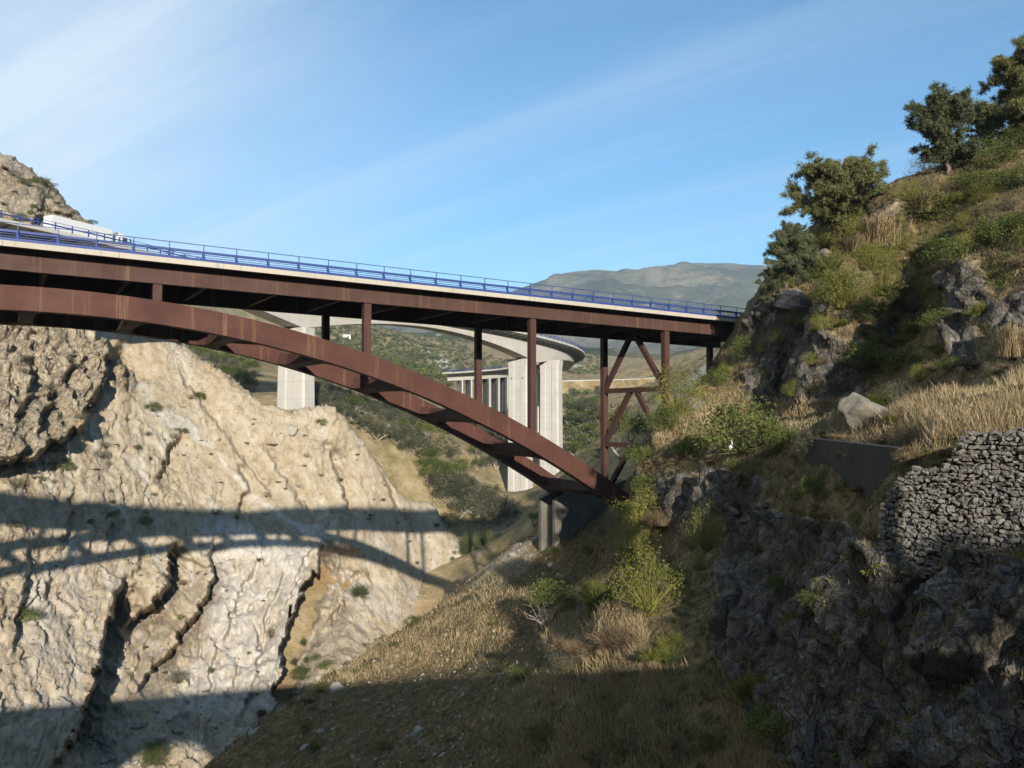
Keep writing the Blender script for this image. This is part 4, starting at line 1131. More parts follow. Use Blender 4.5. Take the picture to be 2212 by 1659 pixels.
# ------------------------------------------------------------------ the old road bridge under the viewpoint
ob = empty('old_stone_bridge', (0, -0.9, 0), math.radians(15))
props(ob, 'old masonry road bridge with round arches and a low parapet under the viewpoint', 'bridge')
def ob_body():
    u0, u1, y0, y1 = -82.0, 21.0, -7.2, -0.2; top = -1.25
    arcs = [(-57, 9.5, -7.0), (-31, 9.5, -7.0), (-5.5, 9.5, -6.6)]
    us = sorted(set([u0, u1] + [c_ + r_ * math.cos(math.pi * i / 24) for c_, r_, zc in arcs for i in range(25)]))
    def under(u):
        for c_, r_, zc in arcs:
            if abs(u - c_) < r_ - 1e-6: return zc - r_ + math.sqrt(max(0, r_ * r_ - (u - c_) ** 2))
        return -62.0
    m = MB()
    for i in range(len(us) - 1):
        a_, b_ = us[i], us[i + 1]; mid = (a_ + b_) / 2
        inside = under(mid) > -60
        za, zb = (under(a_ + 1e-4) if inside else -62, under(b_ - 1e-4) if inside else -62)
        if inside:
            if za < -60: za = under(mid) - 1
            if zb < -60: zb = under(mid) - 1
        m.hexa([(a_, y0, za), (b_, y0, zb), (b_, y1, zb), (a_, y1, za), (a_, y0, top), (b_, y0, top), (b_, y1, top), (a_, y1, top)])
    m.build('arch_wall', M_STONE, ob)
    MB().box(u0, u1, y1 - .45, y1 - .003, top + .002, top + .78).build('parapet', M_OLDC, ob)
    MB().box(u0, u1, y0 + .003, y0 + .45, top + .002, top + .78).build('parapet', M_OLDC, ob)
    MB().box(u0, u1, y0 + .46, y1 - .46, top + .002, top + .05).build('road_surface', M_ASPH, ob)
ob_body()
# ------------------------------------------------------------------ plants: prototypes
def tint_mesh(name, V, T, tint, mat):
    me = mesh_np(name, V, T, [mat], False)
    at = me.attributes.new('tint', 'FLOAT', 'POINT')
    at.data.foreach_set('value', np.asarray(tint, dtype=np.float32))
    return me
def unit(v): return v / (np.linalg.norm(v, axis=-1, keepdims=True) + 1e-9)
def leaf_tris(C, size, rng, tint, aspect=0.45, up=0.0, dirs=None):
    """one narrow leaf triangle pair at every centre"""
    n = len(C)
    a_ = unit(rng.normal(size=(n, 3)) + np.array([0, 0, up])) if dirs is None else unit(dirs + 0.5 * rng.normal(size=(n, 3)))
    b_ = unit(np.cross(a_, rng.normal(size=(n, 3))))
    s = (size * rng.uniform(0.6, 1.35, n))[:, None]
    V = np.stack([C - a_ * s * .5, C + b_ * s * aspect * .5, C + a_ * s * .5, C - b_ * s * aspect * .5], 1).reshape(-1, 3)
    i = np.arange(n) * 4
    F = np.stack([i, i + 1, i + 2, i + 3], 1)
    return V, F, np.repeat(tint, 4)
def blade_tris(P, Q, wid, rng, tint):
    n = len(P); d = unit(Q - P); s = unit(np.cross(d, rng.normal(size=(n, 3)))) * (np.asarray(wid).reshape(-1, 1) * np.ones((n, 1)))
    V = np.stack([P - s, P + s, Q], 1).reshape(-1, 3); i = np.arange(n) * 3
    return V, np.stack([i, i + 1, i + 2], 1), np.repeat(tint, 3)
def merge(parts):
    V, F4, F3, T, o = [], [], [], [], 0
    for v, f, t in parts:
        V.append(v); T.append(t); (F4 if f.shape[1] == 4 else F3).append(f + o); o += len(v)
    fs = ([np.concatenate(F4)] if F4 else []) + ([np.concatenate(F3)] if F3 else [])
    return np.concatenate(V), fs, np.concatenate(T)
def blobs(rng, n, flat, lo=0.45):
    """clump centres of an uneven dome of unit radius"""
    d = unit(rng.normal(size=(n, 3))); d[:, 2] = np.abs(d[:, 2]) ** .75 * rng.choice([1, 1, 1, 1, -.25], n)
    r = rng.uniform(lo, 1.0, n) ** 0.7 * (1 + 0.28 * vnoise(d * 1.7 + rng.uniform(0, 50), 3))
    return d * r[:, None] * np.array([1, 1, flat])
def shrub_mesh(seed, mat, nb=34, per=62, flat=0.75, leaf=0.10, spread=0.20, twigs=0, aspect=0.5):
    rng = np.random.default_rng(seed); c_ = blobs(rng, nb, flat); c_[:, 2] += 0.30 * flat
    ps = []
    tb = rng.uniform(0.1, 0.9, nb)
    C = np.repeat(c_, per, 0) + rng.normal(size=(nb * per, 3)) * spread * np.array([1, 1, .8])
    C[:, 2] = np.maximum(C[:, 2], -0.05)
    t = np.clip(np.repeat(tb, per) + rng.normal(size=nb * per) * .15, 0, 1)
    ps.append(leaf_tris(C, leaf, rng, t, aspect))
    if twigs:
        k = rng.integers(0, nb, twigs); P = rng.normal(size=(twigs, 3)) * .08; P[:, 2] = -.08
        ps.append(blade_tris(P, c_[k] * 1.08 + rng.normal(size=(twigs, 3)) * .1, 0.014, rng, rng.uniform(.7, 1, twigs)))
    V, Fs, T = merge(ps)
    return tint_mesh('shrub', V, Fs, T, mat)
def broom_mesh(seed, mat, n=2600, flat=1.0, lean=1.0, wid=0.0085, clump=70):
    rng = np.random.default_rng(seed); k = clump
    cd = unit(rng.normal(size=(k, 3)) * np.array([lean, lean, .35]) + np.array([0, 0, .75])); cl = rng.uniform(.6, 1.15, k)
    j = rng.integers(0, k, n)
    d = unit(cd[j] + rng.normal(size=(n, 3)) * .20); L = cl[j] * rng.uniform(.40, 1.0, n)
    f0 = rng.uniform(0, .55, n)
    P = d * (L * f0)[:, None] * np.array([1, 1, flat]) + rng.normal(size=(n, 3)) * .05; P[:, 2] = np.maximum(P[:, 2], -.1)
    bend = rng.normal(size=(n, 3)) * .10; bend[:, 2] -= .03
    Q = d * L[:, None] * np.array([1, 1, flat]) + bend
    t = np.clip(rng.uniform(0, .8, k)[j] + rng.normal(size=n) * .2, 0, 1)
    p1 = blade_tris(P, Q, wid, rng, t)
    m_ = n // 2; C = P[:m_] + (Q[:m_] - P[:m_]) * rng.uniform(.3, 1, (m_, 1)) + rng.normal(size=(m_, 3)) * .03
    p2 = leaf_tris(C, .055, rng, np.clip(t[:m_] + .1, 0, 1), .4, dirs=d[:m_])
    V, Fs, T = merge([p1, p2])
    return tint_mesh('broom', V, Fs, T, mat)
def broom_bush(seed, mat, n=2600, flat=1.0, lean=1.0, wid=.0085, clump=70, subs=7):
    rng = np.random.default_rng(seed + 7000); ps = []
    for i in range(subs):
        me = broom_mesh(seed * 31 + i, mat, n // subs + 120, flat, lean, wid * 1.7, max(10, clump // subs + 6))
        v = np.array([q.co for q in me.vertices]); fs = [p.vertices[:] for p in me.polygons]; t = np.zeros(len(v), dtype=np.float32); me.attributes['tint'].data.foreach_get('value', t)
        sc_ = rng.uniform(.42, .75); off = rng.normal(size=3) * np.array([.42, .42, 0]); off[2] = rng.uniform(-.05, .12)
        v = v * sc_ * np.array([1, 1, rng.uniform(.8, 1.4)]) + off; t = np.clip(t + rng.normal() * .18, 0, 1)
        f4 = np.array([f for f in fs if len(f) == 4]); f3 = np.array([f for f in fs if len(f) == 3]); ps.append((v, f4, f3, t)); bpy.data.meshes.remove(me)
    V, F4, F3, T, o = [], [], [], [], 0
    for v, f4, f3, t in ps: V.append(v); F4.append(f4 + o); F3.append(f3 + o); T.append(t); o += len(v)
    return tint_mesh('broom', np.concatenate(V), [np.concatenate(F4), np.concatenate(F3)], np.concatenate(T), mat)
def tussock_mesh(seed, mat, n=850, wid=.0085):
    rng = np.random.default_rng(seed)
    az = rng.uniform(0, 2 * np.pi, n); out = rng.uniform(.1, 1.0, n); h = rng.uniform(.5, 1.1, n)
    base = rng.normal(size=(n, 3)) * np.array([.16, .16, .02])
    o = np.stack([np.cos(az), np.sin(az), 0 * az], 1)
    mid = base + o * (out * .42)[:, None] + np.array([0, 0, 1]) * (h * .75)[:, None]
    tip = base + o * out[:, None] + np.array([0, 0, 1]) * (h * (1 - .45 * out))[:, None]
    s = unit(np.cross(o, np.array([0, 0, 1]))) * wid
    V = np.stack([base - s, base + s, mid - s * .8, mid + s * .8, tip], 1).reshape(-1, 3); i = np.arange(n) * 5
    F4 = np.stack([i, i + 1, i + 3, i + 2], 1); F3 = np.stack([i + 2, i + 3, i + 4], 1)
    t = np.repeat(rng.uniform(0, 1, n), 5)
    return tint_mesh('tussock', V, [F4, F3], t, mat)
PROTO = {
    'green': [shrub_mesh(100 + i, M_GREEN, 40, 64, .78, .085, .16, 30) for i in range(4)],
    'broom': [shrub_mesh(120 + i, M_BROOM, 46, 62, 1.0, .075, .15, 160, .34) for i in range(3)] + [broom_bush(124, M_BROOM)],
    'grey': [shrub_mesh(140 + i, M_GREYB, 34, 48, .8, .075, .18, 80, .4) for i in range(3)],
    'dry': [broom_bush(160 + i, M_DRYB, 2200, .85, 1.1, .008, 60) for i in range(3)],
    'tussock': [tussock_mesh(180 + i, M_STRAW) for i in range(2)] + [tussock_mesh(190, M_BROOM)],
    'reed': [broom_mesh(200 + i, M_REED, 2000, 1.25, .6, .009, 40) for i in range(2)],
}
KINDS_TXT = {'green': ('green_shrub', 'dark green shrub', 'shrub'), 'broom': ('broom_shrub', 'yellow-green broom bush', 'shrub'), 'grey': ('grey_shrub', 'grey-green twiggy shrub', 'shrub'),
             'dry': ('dry_shrub', 'dry straw-brown bush', 'shrub'), 'tussock': ('grass_tussock', 'arching grass tussock', 'grass tuft'), 'reed': ('reed_clump', 'fresh green feathery reed clump', 'reeds')}
ORD = ['first', 'second', 'third', 'fourth', 'fifth', 'sixth', 'seventh', 'eighth', 'ninth', 'tenth', 'eleventh', 'twelfth', 'thirteenth', 'fourteenth', 'fifteenth', 'sixteenth', 'seventeenth', 'eighteenth', 'nineteenth', 'twentieth']
PLANTS = []                                          # (px, kind, zone) for the ordinals
def plant(kind, p, r, label=None, zone=None, group=None, hz=1.0, sink=-.14):
    name, txt, cat = KINDS_TXT[kind]
    me = PROTO[kind][int(RNG.integers(len(PROTO[kind])))]
    o = link(name, me, None, (p[0], p[1], p[2] - r * sink), float(RNG.uniform(0, 6.28)))
    o.scale = (r * RNG.uniform(.9, 1.1), r * RNG.uniform(.9, 1.1), r * hz * RNG.uniform(.85, 1.15))
    o['category'] = cat; o['group'] = group or 'shrubs on the slopes'
    if label: o['label'] = label
    else: PLANTS.append((o, kind, zone, project(np.array([p]))[0][0]))
    return o
def px_r(p, half_px): return half_px * p[1] / F
def plant_at(kind, px, py, half, label=None, zone=None, group=None, hz=1.0, grd=ground_at):
    p = grd(px, py)
    if p is None: return None
    return plant(kind, p, px_r(p, half * (1.2 if px > 1150 else 1.1)), label, zone, group, hz)
def in_poly(px, py, poly):
    c_ = False
    for k in range(len(poly)):
        (x0, y0), (x1, y1) = poly[k], poly[(k + 1) % len(poly)]
        if (y0 > py) != (y1 > py) and px < (x1 - x0) * (py - y0) / (y1 - y0) + x0: c_ = not c_
    return c_
def scatter(poly, n, kinds, lo, hi, zone, group, hz=1.0, grd=ground_at, mind=1.3):
    xs_, ys__ = [p[0] for p in poly], [p[1] for p in poly]; done, tries, got = 0, 0, []
    while done < n and tries < n * 60:
        tries += 1
        px, py = RNG.uniform(min(xs_), max(xs_)), RNG.uniform(min(ys__), max(ys__))
        if not in_poly(px, py, poly): continue
        h = lo + (hi - lo) * RNG.random() ** 2
        if any(abs(px - a_) < (h + c_) * .5 * mind and abs(py - b_) < (h + c_) * .5 * mind for a_, b_, c_ in got): continue
        if plant_at(str(RNG.choice(kinds)), px, py, h, None, zone, group, hz, grd) is None: continue
        got.append((px, py, h)); done += 1

# --- the shrubs one can name on the right hillside
HG = 'shrubs on the right hillside'
for k, px, py, h, lb, hz in [
    ('green', 1600, 985, 84, 'big dark green bush with a white rag in it on the grassy slope', 1.0),
    ('green', 1505, 985, 30, 'low green bush touching the left side of the big dark green bush', 1.0),
    ('green', 1685, 968, 34, 'small green bush touching the right side of the big dark green bush', 1.0),
    ('broom', 1470, 905, 52, 'tall yellow-green bush hiding the foot of the near trestle leg', 1.1),
    ('green', 1402, 1010, 30, 'dark bush on the bank edge beside the lower trestle bracing', 1.2),
    ('green', 1396, 1065, 26, 'dark bush on the bank edge just above the arch foot', 1.1),
    ('green', 1440, 935, 34, 'dark green bush under the tall bush at the near trestle leg', 1.2),
    ('broom', 1290, 1325, 72, 'bright yellow-green broom beside the concrete seat wall of the arch', 1.25),
    ('broom', 1402, 1325, 66, 'second yellow-green broom right of the brightest one', 1.2),
    ('broom', 1385, 1150, 50, 'yellow-green broom just below the foot of the near arch rib', 1.0),
    ('broom', 1366, 1215, 44, 'rounded broom in the sun below the arch foot, lower of two', 1.0),
    ('dry', 1435, 1140, 44, 'dry grey-brown bush between the arch foot and the sunlit rocks', 1.0),
    ('broom', 1530, 1190, 40, 'lone broom catching the sun at the edge of the dark flank', 1.2),
    ('broom', 1512, 1232, 16, 'tiny sunlit broom at the lower edge of the shadow line', 1.2),
    ('broom', 1435, 1420, 58, 'sunlit broom just above the parapet shadow at the right', 1.0),
    ('reed', 1450, 1440, 34, 'small fresh green bush at the foot of the broom above the parapet shadow', 1.0),
    ('dry', 1265, 1420, 66, 'wide pale dry bush in the sunlit grass patch', .9),
    ('grey', 1225, 1450, 42, 'grey leafless bush at the lower left of the sunlit grass patch', .8),
    ('dry', 1340, 1400, 58, 'dry brown bush in the middle of the sunlit grass patch', 1.0),
    ('broom', 1650, 1530, 72, 'large yellow-green broom in the dark shade of the right flank', 1.2),
    ('green', 1690, 1610, 56, 'dark leafy bush below the large broom in the shade', 1.0),
    ('green', 1760, 1060, 26, 'small dark bush under the old concrete terrace wall', 1.0),
    ('broom', 1570, 815, 26, 'yellowish bush at the foot of the last bridge column', 1.4),
    ('dry', 1625, 800, 22, 'thin brown bush under the end of the bridge deck', 1.4),
    ('green', 1540, 835, 28, 'dark bush on the bank below the end of the bridge', 1.0),
    ('green', 1610, 775, 26, 'dark bush against the rock right under the bridge end', 1.2),
    ('tussock', 1905, 545, 58, 'large arching tussock right of the lower pine', 1.1),
    ('tussock', 1860, 560, 44, 'arching yellow tussock beside the masonry stump', 1.1),
    ('broom', 1800, 592, 36, 'low bush in front of the masonry stump', .8),
    ('broom', 1890, 590, 40, 'broad low bush below the arching tussocks', .9),
    ('broom', 1818, 672, 46, 'bush over the limestone ledge left of the gully', 1.0),
    ('broom', 1895, 645, 44, 'rounded broom on the slope above the gully', .9),
    ('green', 1878, 695, 36, 'green shrub at the upper left rim of the gully', .9),
    ('green', 1872, 795, 36, 'bright green bush at the mouth of the shaded gully', 1.1),
    ('tussock', 2010, 470, 52, 'grassy tussock on the shoulder under the middle pine', .9),
    ('green', 2155, 530, 46, 'dense green shrub near the right edge above the rock buttress', .9),
    ('green', 2095, 570, 44, 'dense green shrub at the head of the gully', .9),
    ('broom', 2140, 680, 26, 'bright young yellow-green shrub on the face of the rock buttress', 1.5),
    ('dry', 2190, 590, 50, 'tall dry bush on top of the rock buttress at the right edge', 1.1),
    ('grey', 1765, 985, 40, 'twiggy shrub below the left end of the old concrete terrace wall', .9),
    ('dry', 1815, 994, 42, 'dry shrub below the middle of the old concrete terrace wall', .9),
    ('grey', 1868, 1004, 42, 'twiggy shrub below the right half of the old concrete terrace wall', .9),
    ('dry', 1920, 1010, 42, 'dry shrub below the right end of the old concrete terrace wall', .9),
    ('dry', 1770, 945, 26, 'dry tuft hanging over the left end of the old concrete terrace wall', .7),
    ('dry', 1830, 952, 30, 'dry tuft hanging over the middle of the old concrete terrace wall', .7),
    ('dry', 1895, 962, 32, 'dry tuft hanging over the right end of the old concrete terrace wall', .7),
    ('dry', 2030, 990, 46, 'brown bush spilling over the left end of the dry stone wall', .8),
    ('dry', 1965, 1000, 44, 'brown bush between the concrete terrace wall and the stone wall', .9),
    ('grey', 1945, 975, 36, 'olive-brown bush on the terrace rim above the stone wall', 1.0),
    ('broom', 1885, 890, 46, 'yellowish bush growing over the broken masonry block', .9),
    ('grey', 1930, 880, 36, 'grey bush behind the broken masonry block', .9),
    ('tussock', 2185, 780, 50, 'tall tussock at the right edge above the terrace grass', 1.2),
]:
    plant_at(k, px, py, h, lb, None, HG, hz)
scatter([(1780, 520), (1960, 420), (2060, 400), (2230, 430), (2230, 540), (2050, 560), (1900, 600), (1790, 600)], 20, ['green', 'broom', 'broom', 'grey'], 26, 54, 'upper right slope under the pines', HG, .9)
scatter([(1990, 360), (2100, 300), (2230, 270), (2230, 420), (2060, 420)], 18, ['green', 'green', 'grey'], 34, 66, 'brow beneath the big pines', HG, .9)
scatter([(1690, 600), (1900, 580), (1960, 660), (1850, 740), (1700, 680)], 20, ['broom', 'dry', 'broom', 'green'], 18, 40, 'ledges above the cliff', HG, .9)
scatter([(1620, 690), (1840, 720), (1840, 860), (1620, 880)], 16, ['dry', 'broom', 'grey'], 12, 28, 'limestone cliff face', HG, .9)
scatter([(1860, 680), (2040, 600), (2060, 800), (1960, 840), (1880, 830)], 20, ['green', 'green', 'grey', 'broom'], 24, 50, 'shaded gully', HG, .9)
scatter([(1880, 840), (2230, 740), (2230, 900), (1900, 930)], 14, ['grey', 'dry', 'tussock'], 12, 30, 'terrace above the dry stone wall', HG, .9)
scatter([(1410, 960), (1740, 960), (1880, 1000), (1860, 1100), (1560, 1110), (1410, 1060)], 20, ['dry', 'grey', 'broom', 'green'], 16, 34, 'slope below the big green bush', HG, .8)
scatter([(1400, 1180), (1880, 1110), (1880, 1300), (1560, 1400), (1400, 1300)], 18, ['green', 'grey', 'broom'], 14, 34, 'dark flank under the terrace', HG, .9)
scatter([(1080, 1460), (1500, 1450), (1760, 1650), (1100, 1650)], 16, ['dry', 'green', 'grey'], 16, 40, 'shaded grass at the bottom', HG, .8)
scatter([(1150, 1180), (1240, 1140), (1340, 1250), (1200, 1340), (1150, 1300)], 9, ['green', 'grey', 'dry'], 10, 22, 'bank in front of the arch footing', HG, .9)
scatter([(700, 1480), (1000, 1290), (1140, 1180), (1120, 1330), (1000, 1430)], 18, ['dry', 'grey', 'broom'], 6, 17, 'sunlit spur', 'low shrubs on the sunlit spur', .7)
scatter([(560, 1555), (680, 1466), (860, 1362), (1000, 1262), (1012, 1290), (870, 1400), (690, 1506), (580, 1595)], 20, ['dry', 'grey', 'green', 'dry'], 9, 24, 'crest of the spur', 'low shrubs on the crest of the spur', .8)
scatter([(620, 1520), (1080, 1470), (1060, 1650), (640, 1650)], 14, ['dry', 'grey', 'green'], 7, 20, 'shaded spur', 'low shrubs on the shaded spur', .7)
scatter([(610, 1400), (690, 1400), (720, 1460), (620, 1490)], 6, ['reed', 'green'], 10, 26, 'foot of the long fissure', 'reeds and shrubs at the foot of the pale slope', 1.0)
plant_at('reed', 330, 1655, 44, 'bright green bush in the sunlit patch of the ravine floor', None, 'reeds and shrubs at the foot of the pale slope')
plant_at('reed', 1050, 1215, 52, 'feathery green reeds at the foot of the pale slope under the arch', None, 'reeds and shrubs at the foot of the pale slope', 1.2)
plant_at('reed', 1010, 1205, 34, 'smaller feathery reeds left of the large reed clump', None, 'reeds and shrubs at the foot of the pale slope', 1.2)
plant_at('green', 965, 1140, 26, 'dark bush on the knob of rock at the end of the shadow band', None, 'shrubs on the pale slope')
plant_at('reed', 775, 1290, 28, 'hanging green creeper on the pale slope below the arch shadow', None, 'shrubs on the pale slope', .8)
plant_at('green', 62, 1345, 24, 'round green bush alone on the lower left of the pale slope', None, 'shrubs on the pale slope')
plant_at('grey', 385, 1480, 24, 'grey bush hanging beside the lower fissure', None, 'shrubs on the pale slope')
plant_at('grey', 585, 1390, 15, 'small grey bush left of the longest fissure', None, 'shrubs on the pale slope')
plant_at('green', 330, 893, 18, 'dark green bush below the overhanging outcrop', None, 'shrubs on the pale slope')
plant_at('green', 430, 865, 14, 'small upright green bush high on the pale slope', None, 'shrubs on the pale slope')
plant_at('green', 386, 936, 17, 'flat green bush at the head of the thin crack', None, 'shrubs on the pale slope', .6)
plant_at('green', 694, 920, 12, 'green bush near the crest right of the concrete pier', None, 'shrubs on the pale slope')
SG = 'shrubs on the pale slope'
scatter([(10, 700), (140, 720), (180, 900), (30, 960)], 12, ['green', 'grey', 'dry'], 7, 22, 'grey outcrop at the left edge', SG, .8)
scatter([(0, 990), (130, 960), (260, 960), (240, 1050), (0, 1040)], 16, ['green', 'grey', 'dry'], 8, 24, 'slope just above the deck shadow', SG, .85)
scatter([(0, 1050), (500, 1080), (480, 1140), (0, 1160)], 12, ['green', 'grey'], 8, 20, 'band of deck shadow', SG, .85)
scatter([(250, 870), (380, 830), (520, 960), (480, 1060), (300, 1020)], 18, ['dry', 'grey', 'green'], 4, 12, 'upper pale slope', SG, .85)
scatter([(520, 900), (720, 930), (760, 1130), (560, 1100)], 18, ['dry', 'grey', 'green'], 4, 10, 'pale slope below the concrete pier', SG, .85)
scatter([(760, 960), (930, 1120), (960, 1170), (780, 1130)], 14, ['dry', 'grey', 'green'], 3, 9, 'right crest of the pale slope', SG, .85)
scatter([(0, 1210), (230, 1200), (190, 1480), (0, 1540)], 18, ['green', 'grey', 'dry'], 4, 12, 'lower left of the pale slope', SG, .85)
scatter([(260, 1200), (640, 1190), (560, 1540), (260, 1520)], 18, ['dry', 'grey', 'green'], 4, 12, 'slabs between the fissures', SG, .85)
scatter([(850, 1170), (1010, 1180), (1010, 1240), (900, 1250)], 12, ['dry', 'grey', 'green'], 3, 9, 'scree beside the arch shadow', SG, .85)
scatter([(0, 345), (100, 395), (190, 470), (195, 490), (0, 480)], 20, ['green', 'grey', 'dry', 'green'], 7, 19, 'crag behind the lorry', 'shrubs on the crag behind the lorry', .7)

# --- valley trees: olive and other crowns on short trunks
def limb_path(rng, p0, d, L, n, wander):
    pts = [np.array(p0, float)]; d = unit(np.array(d, float))
    for i in range(n):
        d = unit(d + rng.normal(size=3) * wander); pts.append(pts[-1] + d * L / n)
    return pts
def olive_proto(seed, mat, nb=30, per=56, h=1.7, stems=3):
    """unit crown radius; trunk(s) and an open uneven crown"""
    rng = np.random.default_rng(seed); wood = MB()
    for s_ in range(stems):
        az = rng.uniform(0, 6.28)
        p = limb_path(rng, (0, 0, -.2), (math.cos(az) * .5, math.sin(az) * .5, 1), h * .75, 5, .22)
        wood.tube(p, [.085, .075, .065, .05, .035, .02], 5)
        for q in range(3):
            az2 = rng.uniform(0, 6.28); b_ = limb_path(rng, p[2 + q % 3], (math.cos(az2), math.sin(az2), .7), .65, 3, .25); wood.tube(b_, [.035, .025, .016, .01], 4)
    c_ = blobs(rng, nb, .72, .35); c_[:, 2] += h * .58
    tb = rng.uniform(.05, .95, nb)
    C = np.repeat(c_, per, 0) + rng.normal(size=(nb * per, 3)) * .17
    V, Fc, T = leaf_tris(C, .115, rng, np.clip(np.repeat(tb, per) + rng.normal(size=nb * per) * .18, 0, 1), .38)
    return wood.mesh('trunk', M_TWIG, True), tint_mesh('crown', V, Fc, T, mat)
OLIVES = {'olive': [olive_proto(300 + i, M_OLIVE) for i in range(4)], 'dark': [olive_proto(320 + i, M_GREEN, 34, 60, 1.8, 2) for i in range(3)]}
TREES = []
def tree_copy(kind, p, r, label=None, zone=None, group=None, hz=1.0):
    wood, crown = OLIVES[kind][int(RNG.integers(len(OLIVES[kind])))]
    t = empty('olive_tree' if kind == 'olive' else 'broadleaf_tree', p, float(RNG.uniform(0, 6.28)))
    t.scale = (r, r, r * hz)
    link('trunk', wood, t); link('crown', crown, t)
    t['category'] = 'tree'; t['group'] = group or 'trees in the valley'
    if label: t['label'] = label
    else: TREES.append((t, kind, zone, project(np.array([list(p)]))[0][0]))
    return t
def tree_at(kind, px, py, half, label=None, zone=None, group=None, hz=1.0, grd=valley_at):
    p = grd(px, py)
    if p is None: return None
    return tree_copy(kind, p, px_r(p, half), label, zone, group, hz)
def tree_scatter(poly, n, kinds, lo, hi, zone, grd=valley_at, mind=.8, hz=1.0):
    xs_, ys__ = [p[0] for p in poly], [p[1] for p in poly]; got, tries = [], 0
    while len(got) < n and tries < n * 60:
        tries += 1
        px, py = RNG.uniform(min(xs_), max(xs_)), RNG.uniform(min(ys__), max(ys__))
        if not in_poly(px, py, poly): continue
        h = RNG.uniform(lo, hi)
        if any(abs(px - a_) < (h + c_) * .5 * mind and abs(py - b_) < (h + c_) * .35 * mind for a_, b_, c_ in got): continue
        if tree_at(str(RNG.choice(kinds)), px, py, h, None, zone, None, hz, grd) is None: continue
        got.append((px, py, h))
tree_scatter([(640, 880), (700, 870), (900, 935), (930, 960), (900, 985), (760, 935), (650, 905)], 20, ['olive', 'olive', 'dark'], 17, 26, 'grove right of the concrete pier')
tree_scatter([(400, 770), (545, 800), (550, 850), (480, 830)], 18, ['olive', 'dark'], 14, 22, 'thicket left of the concrete pier')
tree_scatter([(640, 850), (700, 845), (840, 900), (900, 930), (700, 875)], 20, ['olive', 'grey' if False else 'olive'], 13, 19, 'upper grove right of the pier')
tree_scatter([(830, 950), (930, 985), (1010, 1020), (1000, 1070), (930, 1060), (900, 1010)], 20, ['olive', 'dark'], 16, 28, 'slope above the pale crest')
tree_scatter([(930, 1075), (1010, 1060), (1100, 1110), (1120, 1150), (1040, 1140), (960, 1110)], 18, ['olive'], 22, 36, 'riverside grove by the twin piers')
tree_scatter([(1220, 900), (1290, 870), (1300, 940), (1240, 1000)], 18, ['dark', 'olive'], 10, 20, 'bank between pier and trestle')
tree_scatter([(1230, 840), (1300, 835), (1300, 880), (1230, 880)], 8, ['olive'], 6, 11, 'flat below the valley road')
tree_scatter([(1030, 950), (1090, 950), (1090, 1040), (1030, 1030)], 8, ['dark', 'olive'], 12, 22, 'river bend left of the twin piers')
tree_scatter([(1130, 1120), (1200, 1080), (1230, 1060), (1240, 1100), (1160, 1150)], 8, ['dark'], 12, 20, 'bank behind the arch rib')
tree_at('dark', 1345, 985, 40, 'leafy dark tree standing behind the trestle bracing', None, 'trees in the valley', 1.5, lambda a_, b_: Vector(W(1345, 985, 135)))
tree_at('dark', 1385, 965, 26, 'smaller dark tree behind the right half of the trestle', None, 'trees in the valley', 1.3, lambda a_, b_: Vector(W(1385, 965, 140)))
# the small tree with bare branches on the spur edge
p_ = ground_at(1185, 1350)
tt = tree_copy('dark', p_, px_r(p_, 46), 'small green tree with bare pale branches at the shadow edge', None, 'trees on the right bank', 1.15)
rngb = np.random.default_rng(5); bw = MB()
for k in range(9):
    q = limb_path(rngb, (-.15 + rngb.normal() * .05, 0, -.1), (-.75 + rngb.normal() * .35, rngb.normal() * .3, 1.0), 1.5, 6, .3); bw.tube(q, [.035, .03, .024, .018, .012, .007, .004], 5)
    for j in (2, 3, 4):
        bw.tube(limb_path(rngb, q[j], (rngb.normal(), rngb.normal(), .4), .4, 3, .3), [.012, .009, .006, .003], 4)
bo = bw.build('bare_branches', M_TWIG, tt); bo.rotation_euler = (0, 0, -tt.rotation_euler.z)

